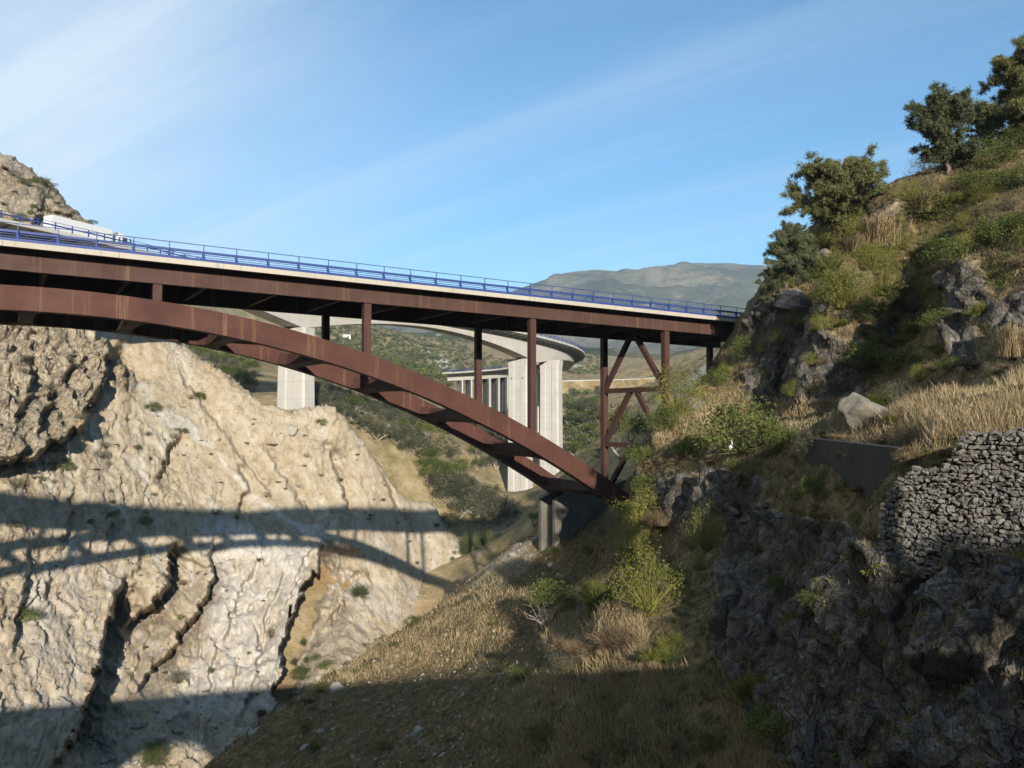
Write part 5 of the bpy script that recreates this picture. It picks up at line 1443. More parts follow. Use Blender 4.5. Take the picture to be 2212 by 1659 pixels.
# --- pines on the right skyline: trunk with limbs, needle crown
def pine(name_label, px, py, Z, hgt, wid, seed, mat, lean=(0, 0), crown_lo=.28, dens=1.0, flat=.85, base=None):
    rng = np.random.default_rng(seed)
    p = Vector(base) if base else ground_at(px, py) 
    if p is None: p = Vector(W(px, py, Z))
    if not base: hgt *= p.y / Z; wid *= p.y / Z
    t = empty('pine_tree', p)
    props(t, name_label, 'tree', 'pines on the right bank' if base else 'pines on the right skyline')
    wood = MB(); n = 9
    tr = [np.array([lean[0] * (i / n) ** 1.3 * hgt, lean[1] * (i / n) * hgt, -.4 + (hgt * .93 + .4) * i / n]) + (rng.normal(size=3) * .09 * np.array([1, 1, 0]) if 0 < i else 0) for i in range(n + 1)]
    wood.tube(tr, [hgt * .026 * (1 - .85 * i / n) + .02 for i in range(n + 1)], 8)
    tips = []
    nb = int(34 * dens)
    for k in range(nb):
        f = crown_lo + (1 - crown_lo) * (k / nb) ** .9
        q = tr[min(n - 1, int(f * n))] + (tr[min(n, int(f * n) + 1)] - tr[min(n - 1, int(f * n))]) * (f * n % 1)
        az = k * 2.4 + rng.uniform(-.5, .5)
        prof = math.sin(math.pi * min(1, (f - crown_lo) / (1 - crown_lo) * .72 + .22)) ** .7
        L = wid * .5 * prof * rng.uniform(.72, 1.15)
        rise = rng.uniform(.05, .5) + .7 * f
        b_ = limb_path(rng, q, (math.cos(az), math.sin(az), rise), L, 5, .16)
        r0 = hgt * .009
        wood.tube(b_, [r0, r0 * .8, r0 * .62, r0 * .45, r0 * .3, r0 * .18], 5)
        for j in range(1, 6):
            for s_ in range(4):
                az2 = az + rng.uniform(-1.5, 1.5)
                c2 = limb_path(rng, b_[j], (math.cos(az2), math.sin(az2), rng.uniform(.1, .9)), L * rng.uniform(.16, .36), 3, .25)
                wood.tube(c2, [r0 * .3, r0 * .22, r0 * .15, r0 * .1], 3)
                tips += [c2[2], c2[3], c2[1] * .4 + c2[3] * .6]
    tips = np.array(tips); per = 40
    cen = np.repeat(tips, per, 0)
    d = unit(rng.normal(size=(len(cen), 3)) + np.array([0, 0, .35]))
    cen = cen + d * rng.uniform(0, .46, (len(cen), 1)) * (hgt / 8)
    tint = np.clip(np.repeat(rng.uniform(0, 1, len(tips)), per) + rng.normal(size=len(cen)) * .15, 0, 1)
    ln_ = (.20 + .16 * rng.random((len(cen), 1))) * hgt / 8
    dd = unit(d + .45 * rng.normal(size=d.shape))
    a_ = blade_tris(cen - dd * ln_ * .5, cen + dd * ln_ * .6, .040 * hgt / 8, rng, tint)
    wood.build('trunk', M_BARK, t, True)
    link('crown', tint_mesh('crown', *(lambda V, Fs, T: (V, Fs, T))(*merge([a_])), mat), t)
    return t
pine('rounded green pine with a bare forked trunk above the masonry stump', 1812, 552, 80, 7.9, 9.0, 11, M_PINE, (-.02, 0), .36, 1.25)
pine('small dark pine left of the rounded pine at the edge of the hill', 1716, 628, 90, 6.4, 5.4, 12, M_PINED, (-.06, 0), .06, 1.0)
pine('dark leaning pine on the upper slope against the sky', 2045, 376, 78, 7.4, 6.2, 13, M_PINED, (-.05, 0), .16)
pine('tall dense pine cut off by the right edge of the photo', 2222, 285, 77, 7.6, 7.6, 14, M_PINE, (.02, 0), .08, 1.25)
pine('small pine low in the gap behind the leaning pine', 2128, 318, 82, 3.6, 3.6, 15, M_PINED, (0, 0), .1)
pine('low dark pine at the left foot of the small dark pine', 1678, 648, 93, 3.2, 3.0, 16, M_PINED, (-.05, 0), .05, .7)

# trees that stand on the right bank beside the viewpoint, outside the photo, and shade the spur
pine('slender pine on the right bank beside the viewpoint', 0, 0, 0, 12.6, 4.8, 21, M_PINE, (0, 0), .64, .8, base=(19.2, 9.6, -1.0))
for bx, by, bz, br_, tx in ((20.2, 9.5, -.8, 1.4, 'added low shade shrub nearest the end of the old bridge'), (21.8, 9.5, -.8, 1.4, 'added middle shade shrub on the right bank beside the viewpoint'), (23.4, 9.5, -.8, 1.4, 'added shade shrub farthest from the old bridge on the right bank'), (19.2, 9.6, -1.5, 1.3, 'added upright shade shrub between the bank edge and the row'),
                            (18.6, 9.0, -2.2, 1.5, 'added shade shrub on the steep bank edge left of the row'), (17.7, 8.6, -3.3, 1.2, 'lowest added shade shrub on the steep edge of the bank'), (20.9, 7.6, -.9, 1.5, 'added shade shrub in front of the row by the bridge end')):
    plant('green', Vector((bx, by, bz)), br_, tx, None, 'added shade shrubs on the right bank', 2.0)  # unseen shrubs, added to block sun from the flank and lower stone wall
# ordinals for the scattered plants, counted from the left inside their zone
zones = {}
for o, kind, zone, px in PLANTS: zones.setdefault((zone, kind), []).append((px, o))
for (zone, kind), lst in zones.items():
    lst.sort(key=lambda q: q[0])
    for i, (px, o) in enumerate(lst):
        nm = KINDS_TXT[kind][1]
        o['label'] = (f'only {nm} on the {zone}' if len(lst) == 1 else f'{ORD[i]} {nm} from the left on the {zone}')
zones = {}
for o, kind, zone, px in TREES: zones.setdefault((zone, kind), []).append((px, o))
for (zone, kind), lst in zones.items():
    lst.sort(key=lambda q: q[0])
    for i, (px, o) in enumerate(lst):
        nm = 'grey-green olive tree' if kind == 'olive' else 'dark green tree'
        o['label'] = (f'only {nm} in the {zone}' if len(lst) == 1 else f'{ORD[i]} {nm} from the left in the {zone}')

# --- things nobody could count: dry grass, far groves, pebbles
def grass_field():
    rng = np.random.default_rng(77)
    vis = (PX > -60) & (PX < 2290) & (TPY.ravel() < 1760) & (~left)
    STRAW = [([(1425, 900), (1480, 850), (1570, 870), (1570, 930), (1470, 970), (1420, 970)], 1.0), ([(1670, 745), (1740, 690), (1840, 700), (1860, 755), (1780, 780)], 1.0), ([(1860, 930), (1960, 850), (2100, 850), (2260, 780), (2260, 930), (2000, 945)], 1.0),
             ([(1170, 1340), (1280, 1300), (1390, 1330), (1420, 1450), (1190, 1460)], 1.0), ([(1740, 910), (1960, 935), (1960, 965), (1740, 945)], 1.0), ([(640, 1490), (1000, 1270), (1160, 1170), (1130, 1340), (1040, 1440)], .9), ([(1100, 1450), (1500, 1450), (1760, 1600), (1700, 1700), (1080, 1700)], .85),
             ([(1640, 640), (1700, 600), (1760, 610), (1720, 660)], .8), ([(1960, 690), (2060, 640), (2060, 700)], .3), ([(1560, 860), (1640, 830), (1760, 880), (1740, 950), (1640, 960)], .8), ([(2100, 560), (2230, 540), (2230, 620), (2140, 620)], .6)]
    dens = 0.34 * np.ones(len(P0)); tall = 0.55 * np.ones(len(P0)); sw = np.zeros(len(P0))
    for pl, k in STRAW:
        mk = poly_mask(wx, wy, pl, 14); dens = np.maximum(dens, mk * k * 1.6); sw = np.maximum(sw, mk * k)
    clump = sstep(-.35, .45, fbm(P0, 2.6, 3, 401))
    pr = np.where(vis, dens * grass * (0.25 + clump), 0)
    pr = np.maximum(pr, np.where(vis, .07 * (rock > .3), 0))
    n = 150000
    idx = rng.choice(len(P0), n, p=pr / pr.sum())
    base = PT[idx] + rng.normal(size=(n, 3)) * (dist[idx] * .0012)[:, None]
    h = (.16 + .46 * rng.random(n) ** 1.4) * (.55 + .95 * sw[idx] * sstep(-.5, .3, fbm(P0[idx], 1.6, 2, 404)))
    tip = base + np.stack([rng.normal(size=n) * .34 - .05 + .25 * fbm(P0[idx], 1.1, 2, 405), rng.normal(size=n) * .34, np.ones(n)], 1) * h[:, None]
    base[:, 2] -= .06
    w = (.010 + .00028 * dist[idx]) * rng.uniform(.7, 1.4, n)
    tint = np.clip(.12 + .55 * sw[idx] + .22 * fbm(P0[idx], 3, 2, 402) + rng.normal(size=n) * .18, 0, 1)
    V, Fc, T = blade_tris(base, tip, w, rng, tint)
    green = rng.random(n) < np.clip(.55 - .52 * sw[idx] + .35 * fbm(P0[idx], 4, 2, 403), 0.02, .9)
    me = mesh_np('dry_grass', V, Fc, [M_STRAW, M_GREYB], False, green.astype(np.int32))
    at = me.attributes.new('tint', 'FLOAT', 'POINT'); at.data.foreach_set('value', T.astype(np.float32))
    props(link('dry_grass', me), 'dry straw grass covering the right hillside and spur', None, None, 'stuff')
grass_field()
def undergrowth():
    """low mixed scrub that covers the right hillside between the bushes one can tell apart"""
    rng = np.random.default_rng(80)
    vis = (PX > 520) & (PX < 2290) & (TPY.ravel() < 1720) & (~left)
    up = poly_mask(PX, PY, [(1680, 600), (1880, 480), (2060, 340), (2300, 200), (2300, 620), (2060, 660), (1980, 800), (1860, 820), (1850, 700), (1700, 690)], 30)
    strawy = np.zeros(len(P0))
    for pl in ([(1425, 900), (1480, 850), (1570, 870), (1570, 930), (1470, 970), (1420, 970)], [(1670, 745), (1740, 690), (1840, 700), (1860, 755), (1780, 780)], [(1900, 925), (1980, 850), (2260, 790), (2260, 925)], [(1170, 1340), (1280, 1300), (1390, 1330), (1420, 1450), (1190, 1460)]): strawy = np.maximum(strawy, poly_mask(PX, PY, pl, 12))
    pr = np.where(vis, (np.where(PX > 1080, .26, .13) + 1.5 * up) * sstep(-.45, .25, fbm(P0, 4.5, 3, 421)) * (1 - .85 * strawy) * (1 - .45 * (rock > .5)), 0)
    n = 6200; idx = rng.choice(len(P0), n, p=pr / pr.sum()); per = 38
    r = (.16 + .55 * rng.random(n) ** 1.6) * np.clip(dist[idx] / 75, .55, 1.2)
    kind = np.clip((fbm(P0[idx], 6, 2, 422) + rng.normal(size=n) * .38) * 1.6 + 1.9, 0, 3.99).astype(int)
    d = unit(rng.normal(size=(n * per, 3)) + np.array([0, 0, .5])); d[:, 2] = np.abs(d[:, 2]) * rng.choice([1, 1.35], n * per)
    rr = np.repeat(r, per)[:, None]
    C = np.repeat(PT[idx], per, 0) + d * rr * rng.uniform(.3, 1, (n * per, 1)) - np.array([0, 0, .05])
    V, Fc, T = leaf_tris(C, .13, rng, np.clip(np.repeat(rng.random(n), per) + rng.normal(size=n * per) * .2, 0, 1), .42, dirs=d)
    me = mesh_np('undergrowth', V, Fc, [M_GREEN, M_BROOM, M_GREYB, M_DRYB], False, np.repeat(kind, per))
    at = me.attributes.new('tint', 'FLOAT', 'POINT'); at.data.foreach_set('value', T.astype(np.float32))
    props(link('undergrowth', me), 'low mixed green and brown scrub covering the right hillside', None, None, 'stuff')
undergrowth()
def slope_tufts():
    """small dry cushions dotted over the pale slope, far too many to count"""
    rng = np.random.default_rng(78)
    vis = (PX > -60) & (PX < 1150) & (TPY.ravel() < 1700) & left
    pr = np.where(vis, sstep(-.2, .5, fbm(P0, 9, 3, 411)) * (1 - .75 * scree) + .05, 0)
    n = 1500; idx = rng.choice(len(P0), n, p=pr / pr.sum()); per = 26
    r = rng.uniform(.12, .5, n) ** 1.0
    d = unit(rng.normal(size=(n * per, 3))); d[:, 2] = np.abs(d[:, 2])
    C = np.repeat(PT[idx], per, 0) + d * np.repeat(r, per)[:, None] * rng.uniform(.4, 1, (n * per, 1))
    V, Fc, T = leaf_tris(C, .16, rng, np.clip(np.repeat(rng.random(n), per) + rng.normal(size=n * per) * .15, 0, 1), .5)
    gm = np.repeat((rng.random(n) < .45).astype(np.int32), per)
    me = mesh_np('low_scrub', V, Fc, [M_DRYB, M_GREYB], False, gm)
    at = me.attributes.new('tint', 'FLOAT', 'POINT'); at.data.foreach_set('value', T.astype(np.float32))
    props(link('low_scrub', me), 'tiny dry cushions dotted over the pale slope', None, None, 'stuff')
slope_tufts()
def far_grove():
    rng = np.random.default_rng(79); V, Fc, T, o = [], [], [], 0
    polys = [([(620, 690), (1010, 720), (1010, 830), (880, 860), (760, 800), (640, 760)], 2200, valley_at), ([(1010, 760), (1110, 780), (1110, 830), (1020, 830)], 200, valley_at), ([(1220, 740), (1310, 770), (1310, 812), (1220, 812)], 200, valley_at), ([(400, 700), (560, 740), (560, 800), (430, 770)], 250, valley_at),
             ([(1220, 835), (1300, 835), (1300, 990), (1220, 1010)], 260, valley_at), ([(1380, 830), (1500, 780), (1580, 760), (1580, 830), (1420, 900)], 120, valley_at), ([(640, 800), (900, 900), (1000, 960), (1000, 1010), (820, 950), (640, 880)], 500, valley_at)]
    for poly, n, g in polys:
        xs_, ys__ = [p[0] for p in poly], [p[1] for p in poly]; k = 0; tr = 0
        while k < n and tr < n * 8:
            tr += 1
            px, py = rng.uniform(min(xs_), max(xs_)), rng.uniform(min(ys__), max(ys__))
            if not in_poly(px, py, poly): continue
            p = g(px, py)
            if p is None: continue
            k += 1
            r = rng.uniform(1.6, 3.6) if p.y > 350 else rng.uniform(.6, 1.3); m_ = 34
            d = unit(rng.normal(size=(m_, 3))); d[:, 2] = np.abs(d[:, 2]) * .85
            C = np.array(p) + d * r * rng.uniform(.45, 1, (m_, 1)) + np.array([0, 0, r * .35])
            v, f, t = leaf_tris(C, .85 * r ** .5 * (.8 if p.y > 350 else .45), rng, np.clip(np.full(m_, rng.random()) + rng.normal(size=m_) * .15, 0, 1), .7)
            V.append(v); Fc.append(f + o); T.append(t); o += len(v)
    me = tint_mesh('far_scrub', np.concatenate(V), np.concatenate(Fc), np.concatenate(T), M_GREEN)
    me.materials.append(M_OLIVE)
    npoly = len(me.polygons) // 34
    mi = np.repeat((rng.random(npoly) < .5).astype(np.int32), 34); me.polygons.foreach_set('material_index', mi)
    props(link('far_scrub', me), 'olive groves and scrub on the far valley sides', None, None, 'stuff')
far_grove()
# ------------------------------------------------------------------ stones, walls and small things
def stone_mesh(name, seed, mat, rough=.36, rounds=.22):
    """angular lump: a subdivided cube pushed about, 48 triangles"""
    rng = np.random.default_rng(seed); vs, idx = [], {}
    for x in (-1, 0, 1):
        for y in (-1, 0, 1):
            for z in (-1, 0, 1):
                if x == y == z == 0: continue
                v = np.array([x, y, z], float); v = v * (1 - rounds * (np.abs(v).sum() - 1) / 2) + rng.normal(size=3) * rough * .5
                idx[(x, y, z)] = len(vs); vs.append(v * .5)
    fs = []
    for ax in range(3):
        for s_ in (-1, 1):
            for a_ in (-1, 0):
                for b_ in (-1, 0):
                    q = []
                    for da, db in ((0, 0), (1, 0), (1, 1), (0, 1)):
                        c_ = [0, 0, 0]; c_[ax] = s_; c_[(ax + 1) % 3] = a_ + da; c_[(ax + 2) % 3] = b_ + db; q.append(idx[tuple(c_)])
                    if s_ < 0: q.reverse()
                    fs += [(q[0], q[1], q[2]), (q[0], q[2], q[3])]
    return mesh_np(name, np.array(vs), np.array(fs), [mat], False)
STONES = [stone_mesh('stone', 500 + i, M_STONE) for i in range(10)]
A_, B_ = np.array(W(1905, 1000, 33.6)), np.array(W(2345, 1000, 28.9))
wu = (B_ - A_)[:2]; WL = float(np.linalg.norm(wu)); wu = wu / WL; wnrm = np.array([wu[1], -wu[0]])
if wnrm @ np.array([0, -1]) < 0: wnrm = -wnrm
sw_ = empty('dry_stone_wall', (A_[0], A_[1], -5.0), math.atan2(wu[1], wu[0]))
props(sw_, 'collapsing grey dry stone terrace wall near the right edge', 'wall')
# outline of the wall in wall coordinates (u along, v up from -5.0), from the sighted top edge
def to_uv(px, py):
    d = np.array(W(px, py, 1.0)); den = d[0] * wnrm[0] + d[1] * wnrm[1]
    k = (A_[0] * wnrm[0] + A_[1] * wnrm[1]) / den; q = d * k
    return float((q[:2] - A_[:2]) @ wu), float(q[2] + 5.0)
TOPL = [to_uv(*q) for q in [(1900, 1150), (1912, 1085), (1925, 1050), (1975, 1014), (2050, 1002), (2062, 965), (2090, 930), (2340, 925)]]
def wall_top(u): return float(np.interp(u, [a for a, _ in TOPL], [b for _, b in TOPL]))
sign = 1 if (np.array([-math.sin(sw_.rotation_euler.z), math.cos(sw_.rotation_euler.z)]) @ wnrm) > 0 else -1   # local y of the outer face
core = MB(); us = np.linspace(.05, WL, 14)
for i in range(13):
    a_, b_ = us[i], us[i + 1]; ta, tb = max(-1.0, wall_top(a_) - .16), max(-1.0, wall_top(b_) - .16)
    y0, y1 = sorted((sign * -.12, sign * -2.6))
    core.hexa([(a_, y0, -2.5), (b_, y0, -2.5), (b_, y1, -2.5), (a_, y1, -2.5), (a_, y0, ta), (b_, y0, tb), (b_, y1, tb), (a_, y1, ta)])
core.build('rubble_core', M_MORTAR, sw_)
rng6 = np.random.default_rng(61); rec = []
v = -1.1
while v < 5.2:
    h = rng6.uniform(.09, .20); u = -.1 + rng6.uniform(-.1, .1)
    while u < WL:
        w = rng6.uniform(.11, .34) * (1.0 if rng6.random() < .92 else 1.6)
        if v + h * .5 < wall_top(u + w / 2) and rng6.random() < .96:
            rec.append((u + w / 2, v + h / 2 + rng6.normal() * .025, w * rng6.uniform(.85, 1.02), h * rng6.uniform(.85, 1.12), rng6.uniform(.25, .45), rng6.normal() * .05))
        u += w
    v += h * .97
def in_view(q):
    p = np.array([[A_[0] + wu[0] * q[0], A_[1] + wu[1] * q[0], -5 + q[1]]]); a_, b_ = project(p); return a_[0] < 2230
rec.sort(key=lambda q: (0 if in_view(q) else 1, -q[2] * q[3]))
rest = []
for i, (u, v, w, h, d, push) in enumerate(rec):
    rot = (rng6.normal() * .12, rng6.normal() * .22, rng6.normal() * .14)
    M4 = Matrix.LocRotScale(Vector((u, sign * (push - .02), v)), Matrix.Rotation(rot[0], 3, 'X') @ Matrix.Rotation(rot[1], 3, 'Y') @ Matrix.Rotation(rot[2], 3, 'Z'), Vector((w, d, h)))
    if i < 300:
        o = link('stone', STONES[i % 10], sw_); o.matrix_local = M4
    else: rest.append((M4, STONES[i % 10]))
if rest:
    V, Fc, o_ = [], [], 0
    for M4, me in rest:
        a_ = np.array([v_.co for v_ in me.vertices]); f = np.array([p.vertices[:] for p in me.polygons])
        R = np.array(M4.to_3x3()); V.append(a_ @ R.T + np.array(M4.translation)); Fc.append(f + o_); o_ += len(a_)
    props(link('small_stones', mesh_np('small_stones', np.concatenate(V), np.concatenate(Fc), [M_STONE]), sw_), None, None, None, 'stuff')
# old concrete terrace wall
a_, b_ = np.array(W(1739, 930, 49.5)), np.array(W(1941, 950, 37.2))
d = Vector(b_ - a_); d.z = 0; L = d.length
tw = empty('terrace_wall', (a_[0], a_[1], 0), math.atan2(d.y, d.x))
props(tw, 'dark old concrete retaining wall under the overhanging terrace grass', 'wall')
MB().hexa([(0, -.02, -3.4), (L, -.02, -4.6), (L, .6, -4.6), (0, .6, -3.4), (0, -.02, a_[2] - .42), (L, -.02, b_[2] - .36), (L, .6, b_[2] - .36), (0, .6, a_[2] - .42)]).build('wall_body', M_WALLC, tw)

def rough_block(name, pts_bottom, pts_top, mat, seed, parent=None, sub=4, amp=.07):
    """ring-to-ring block with a weathered, broken surface"""
    m = MB(); R = []
    for k in range(sub + 1):
        f = k / sub; R.append([Vector(a) * (1 - f) + Vector(b) * f for a, b in zip(pts_bottom, pts_top)])
    # split the sides
    R2 = []
    for r in R:
        q = []
        for i in range(len(r)):
            for t in (0, .25, .5, .75): q.append(r[i].lerp(r[(i + 1) % len(r)], t))
        R2.append(q)
    rng = np.random.default_rng(seed)
    for r in R2:
        for q in r: q += Vector(rng.normal(size=3) * amp)
    m.rings(R2)
    return m.build(name, mat, parent)
# broken masonry block on the terrace
BR = NT('old_brick', .9); BRM = BR.done(BR.mix(BR.noise(BR.pos(), 5, 4), (.30, .15, .085), (.40, .24, .16)))
p_ = ground_at(1870, 912) or Vector(W(1870, 912, 52))
bm_ = empty('broken_masonry_block', p_, -.35); props(bm_, 'broken pale masonry block lying on the terrace above the old concrete wall', 'ruin')
sc_ = px_r(p_, 50)
MASONRY = (p_, sc_)
# masonry stump by the pine
p_ = ground_at(1787, 572) or Vector(W(1787, 572, 82))
st = empty('masonry_stump', p_, .35); props(st, 'small square masonry stump with a crumbled top beside the lower pine', 'ruin')
s_ = px_r(p_, 17)
rough_block('stump_body', [(-s_, -s_, -.5), (s_, -s_, -.5), (s_, s_, -.5), (-s_, s_, -.5)], [(-.95 * s_, -.95 * s_, 1.5 * s_), (.95 * s_, -.95 * s_, 1.3 * s_), (.95 * s_, .95 * s_, 1.3 * s_), (-.95 * s_, .95 * s_, 1.5 * s_)], M_BOULD, 4, st, 4, .05)
rough_block('crumbled_top', [(-.8 * s_, -.8 * s_, 1.38 * s_), (.75 * s_, -.8 * s_, 1.3 * s_), (.75 * s_, .8 * s_, 1.3 * s_), (-.8 * s_, .8 * s_, 1.38 * s_)], [(-.35 * s_, -.3 * s_, 2.0 * s_), (.25 * s_, -.3 * s_, 1.95 * s_), (.25 * s_, .3 * s_, 1.95 * s_), (-.35 * s_, .3 * s_, 2.0 * s_)], M_BOULD, 5, st, 2, .04)
# white rag caught in the big bush
p_ = Vector(W(1580, 966, 0)) if False else None
g_ = ground_at(1600, 985)
if g_ is not None:
    q = Vector(W(1578, 966, g_.y - px_r(g_, 84) * .95)); rg = np.random.default_rng(9); m = MB()
    pts = [[q + Vector((i * .07 - .13 + rg.normal() * .04, rg.normal() * .05, j * .07 - .13 + rg.normal() * .05)) for i in range(5)] for j in range(5)]
    for j in range(4):
        for i in range(4):
            if (i, j) in ((0, 0), (3, 3), (0, 3)): continue
            n0 = len(m.v); m.v += [tuple(pts[j][i]), tuple(pts[j][i + 1]), tuple(pts[j + 1][i + 1]), tuple(pts[j + 1][i])]; m.f.append((n0, n0 + 1, n0 + 2, n0 + 3))
    m.v += [tuple(q + Vector(v_)) for v_ in ((.10, 0, .2), (.16, 0, .22), (.08, 0, .62))]; n0 = len(m.v) - 3; m.f.append((n0, n0 + 1, n0 + 2))
    props(m.build('rag', M_WHITE), 'torn white plastic rag caught in the big green bush', 'litter')

# boulders
def boulder_mesh(seed, mat):
    """weathered lump with planes and hollows"""
    rng = np.random.default_rng(seed); import bmesh
    bm = bmesh.new(); bmesh.ops.create_icosphere(bm, subdivisions=4, radius=.5)
    V = np.array([v_.co for v_ in bm.verts]); Fc = np.array([[q.index for q in f.verts] for f in bm.faces]); bm.free()
    for _ in range(9):                               # chop planes off the ball
        n = unit(rng.normal(size=3)); c_ = rng.uniform(.26, .42); e = V @ n - c_
        V = V - np.where(e > 0, e * .9, 0)[:, None] * n
    V = V + V * (.30 * fbm(V + seed, .5, 4, seed)[:, None] + .10 * fbm(V + seed, .12, 3, seed + 5)[:, None])
    return mesh_np('boulder', V, Fc, [mat], True)
BOULD = [boulder_mesh(540 + i, M_BOULD) for i in range(5)]
BOULD_G = [boulder_mesh(550 + i, M_STONE) for i in range(4)]
BL = []
_mb = link('masonry_body', boulder_mesh(573, M_RUIN), bm_, (0, 0, .42 * sc_)); _mb.scale = (2.2 * sc_, 1.3 * sc_, 1.9 * sc_)
def boulder(px, py, half, label=None, zone=None):
    p = ground_at(px, py)
    if p is None: return
    r = px_r(p, half) * 2
    grey_ = px > 1380
    o = link('boulder', (BOULD_G if grey_ else BOULD)[int(RNG.integers(4))], None, (p.x, p.y, p.z + r * (-.08 if grey_ else .06))); o.rotation_euler = tuple(RNG.uniform(-.5, .5, 3) + np.array([0, 0, RNG.uniform(0, 6)]))
    o.scale = (r * RNG.uniform(.8, 1.25), r * RNG.uniform(.8, 1.2), r * RNG.uniform(.6, .9))
    o['category'] = 'boulder'; o['group'] = 'boulders in the gorge'
    if label: o['label'] = label
    else: BL.append((px, zone, o))
for px, py, h, lb in [(632, 936, 15, 'round pale boulder bedded in the slope below the pier'), (850, 985, 16, 'large pale rock on the crest of the slope among the trees'), (1340, 1085, 8, 'pale block beside the arch footing'), (1110, 1205, 10, 'grey boulder at the top of the sunlit spur'), (1180, 1310, 12, 'pale rounded rock on the shadow edge of the spur'), (1190, 1225, 9, 'grey stone on the bare strip of the spur'),
                      (1500, 880, 26, 'pale rock in the straw grass below the bridge end'), (1455, 890, 16, 'low pale rock left of the straw grass'), (1720, 650, 40, 'big rounded limestone boulder on the brow above the cliff'), (1775, 625, 20, 'limestone boulder on edge right of the big one'), (1775, 665, 18, 'small limestone boulder below the big one'), (2075, 600, 30, 'tall limestone rock at the head of the buttress'),
                      (730, 1492, 14, 'pale boulder at the edge of the parapet shadow'), (690, 1470, 11, 'cream boulder beside the reeds at the fissure foot')]:
    boulder(px, py, h, lb)
for poly, n, lo, hi, zone in [([(280, 1500), (560, 1520), (600, 1640), (300, 1650)], 18, 5, 16, 'shaded ravine floor'), ([(620, 1530), (1000, 1480), (1050, 1650), (640, 1650)], 20, 4, 15, 'shaded spur'), ([(200, 1600), (300, 1590), (310, 1655), (200, 1655)], 14, 4, 9, 'sunlit patch of the ravine floor'), ([(720, 1450), (900, 1380), (1000, 1430), (740, 1480)], 12, 3, 8, 'sunlit spur'), ([(1400, 1080), (1680, 1080), (1700, 1160), (1420, 1140)], 10, 8, 18, 'rocks below the big green bush')]:
    for _ in range(n):
        for _t in range(40):
            px, py = RNG.uniform(min(q[0] for q in poly), max(q[0] for q in poly)), RNG.uniform(min(q[1] for q in poly), max(q[1] for q in poly))
            if in_poly(px, py, poly): break
        boulder(px, py, lo + (hi - lo) * RNG.random() ** 2, None, zone)
zz_ = {}
for px, zone, o in BL: zz_.setdefault(zone, []).append((px, o))
for zone, lst in zz_.items():
    lst.sort(key=lambda q: q[0])
    for i, (px, o) in enumerate(lst): o['label'] = f'{ORD[i]} loose pale boulder from the left on the {zone}'
# countless loose stones on the slope and floor
rng7 = np.random.default_rng(62)
vis = (PX > -40) & (PX < 1250) & (TPY.ravel() < 1720)
pr = np.where(vis, np.where(left, .35 + scree, .25 + .9 * riverbed) * (1 - rock), 0); n = 9000
ii = rng7.choice(len(P0), n, p=pr / pr.sum())
tet = np.array([[0, 0, .7], [.8, .1, -.2], [-.5, .7, -.2], [-.4, -.75, -.2], [.2, .3, -.6]]); tf = np.array([[0, 1, 2], [0, 2, 3], [0, 3, 1]])
sc7 = (rng7.uniform(.05, .26, n) ** 1.0)[:, None, None]
Vp = (tet[None] + rng7.normal(size=(n, 5, 3)) * .3) * sc7 + PT[ii][:, None]
props(link('loose_stones', mesh_np('loose_stones', Vp.reshape(-1, 3), (tf[None] + (np.arange(n) * 5)[:, None, None]).reshape(-1, 3), [M_BOULD])), 'loose stones scattered over slope and ravine floor', None, None, 'stuff')

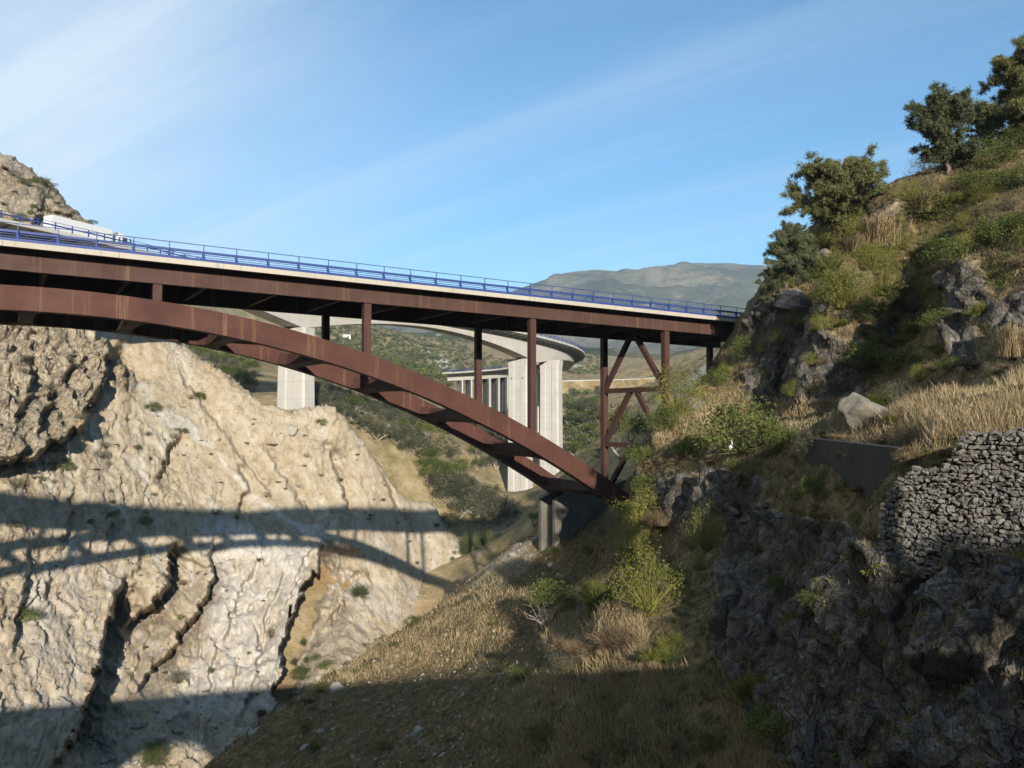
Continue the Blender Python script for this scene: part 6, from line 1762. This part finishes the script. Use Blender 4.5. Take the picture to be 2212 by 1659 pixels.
# far details: white house, stair drain, valley road
p_ = valley_at(752, 731) or Vector(W(752, 731, 700))
k_ = p_.y / F
hs = empty('white_house', p_, .2); props(hs, 'small white house on the far hillside seen under the viaduct', 'house')
MB().box(-8 * k_, 8 * k_, -5 * k_, 5 * k_, -3, 7 * k_).build('wall', M_WHITE, hs)
MB().hexa([(-8.6 * k_, -5.6 * k_, 7 * k_ + .01), (8.6 * k_, -5.6 * k_, 7 * k_ + .01), (8.6 * k_, 5.6 * k_, 7 * k_ + .01), (-8.6 * k_, 5.6 * k_, 7 * k_ + .01), (-8.6 * k_, -.2, 9.5 * k_), (8.6 * k_, -.2, 9.5 * k_), (8.6 * k_, .2, 9.5 * k_), (-8.6 * k_, .2, 9.5 * k_)]).build('roof', BRM, hs)
for x in (-4, 4): MB().box((x - 1) * k_, (x + 1) * k_, -5.15 * k_, -5.02 * k_, 2.5 * k_, 5 * k_).build('window', M_GLASS, hs)
def ribbon(name, label, cat, pts, w, h, mat, grd=valley_at, kind=None):
    m = MB(); P = [grd(*q) for q in pts]; P = [q for q in P if q is not None]
    for a_, b_ in zip(P[:-1], P[1:]): m.bar(a_, b_, w, h)
    if m.v: props(m.build(name, mat), label, cat, None, kind)
ribbon('drain_channel', 'white stepped drainage channel down the far embankment', 'drain', [(922, 760), (938, 778), (950, 795), (975, 806), (985, 818)], 2.2, 1.2, M_WCONC)
def valley_road():
    P = [Vector(W(px, py, Z)) for px, py, Z in ((1130, 826, 640), (1200, 825, 640), (1260, 823, 640), (1320, 822, 660), (1380, 820, 690), (1450, 815, 720))]
    m = MB()
    for a_, b_ in zip(P[:-1], P[1:]):
        m.hexa([a_ + Vector((0, 0, -12)), b_ + Vector((0, 0, -12)), b_ + Vector((0, 9, -12)), a_ + Vector((0, 9, -12)), a_, b_, b_ + Vector((0, 9, 0)), a_ + Vector((0, 9, 0))])
    o = props(m.build('valley_road', M_VAL2), 'embanked valley road beyond the twin piers', None, None, 'structure')
    m = MB()
    for a_, b_ in zip(P[:-1], P[1:]): m.bar(a_ + Vector((0, .3, .5)), b_ + Vector((0, .3, .5)), .3, .8)
    props(m.build('crash_barrier', M_WCONC), 'thin pale barrier along the far valley road', 'barrier')
valley_road()

# ------------------------------------------------------------------ air: far things fade
hz_ = bpy.data.materials.new('air'); hz_.use_nodes = True; hz_.node_tree.nodes.clear()
ho = hz_.node_tree.nodes.new('ShaderNodeOutputMaterial'); hv = hz_.node_tree.nodes.new('ShaderNodeVolumePrincipled')
hv.inputs['Color'].default_value = (0.55, 0.75, 1.0, 1); hv.inputs['Density'].default_value = 0.00007; hv.inputs['Anisotropy'].default_value = 0.0
hz_.node_tree.links.new(hv.outputs[0], ho.inputs['Volume'])
hb = MB().box(-9500, 9500, -2000, 9500, -460, 1300).build('haze', hz_)
props(hb, 'thin blue air haze', None, None, 'stuff')
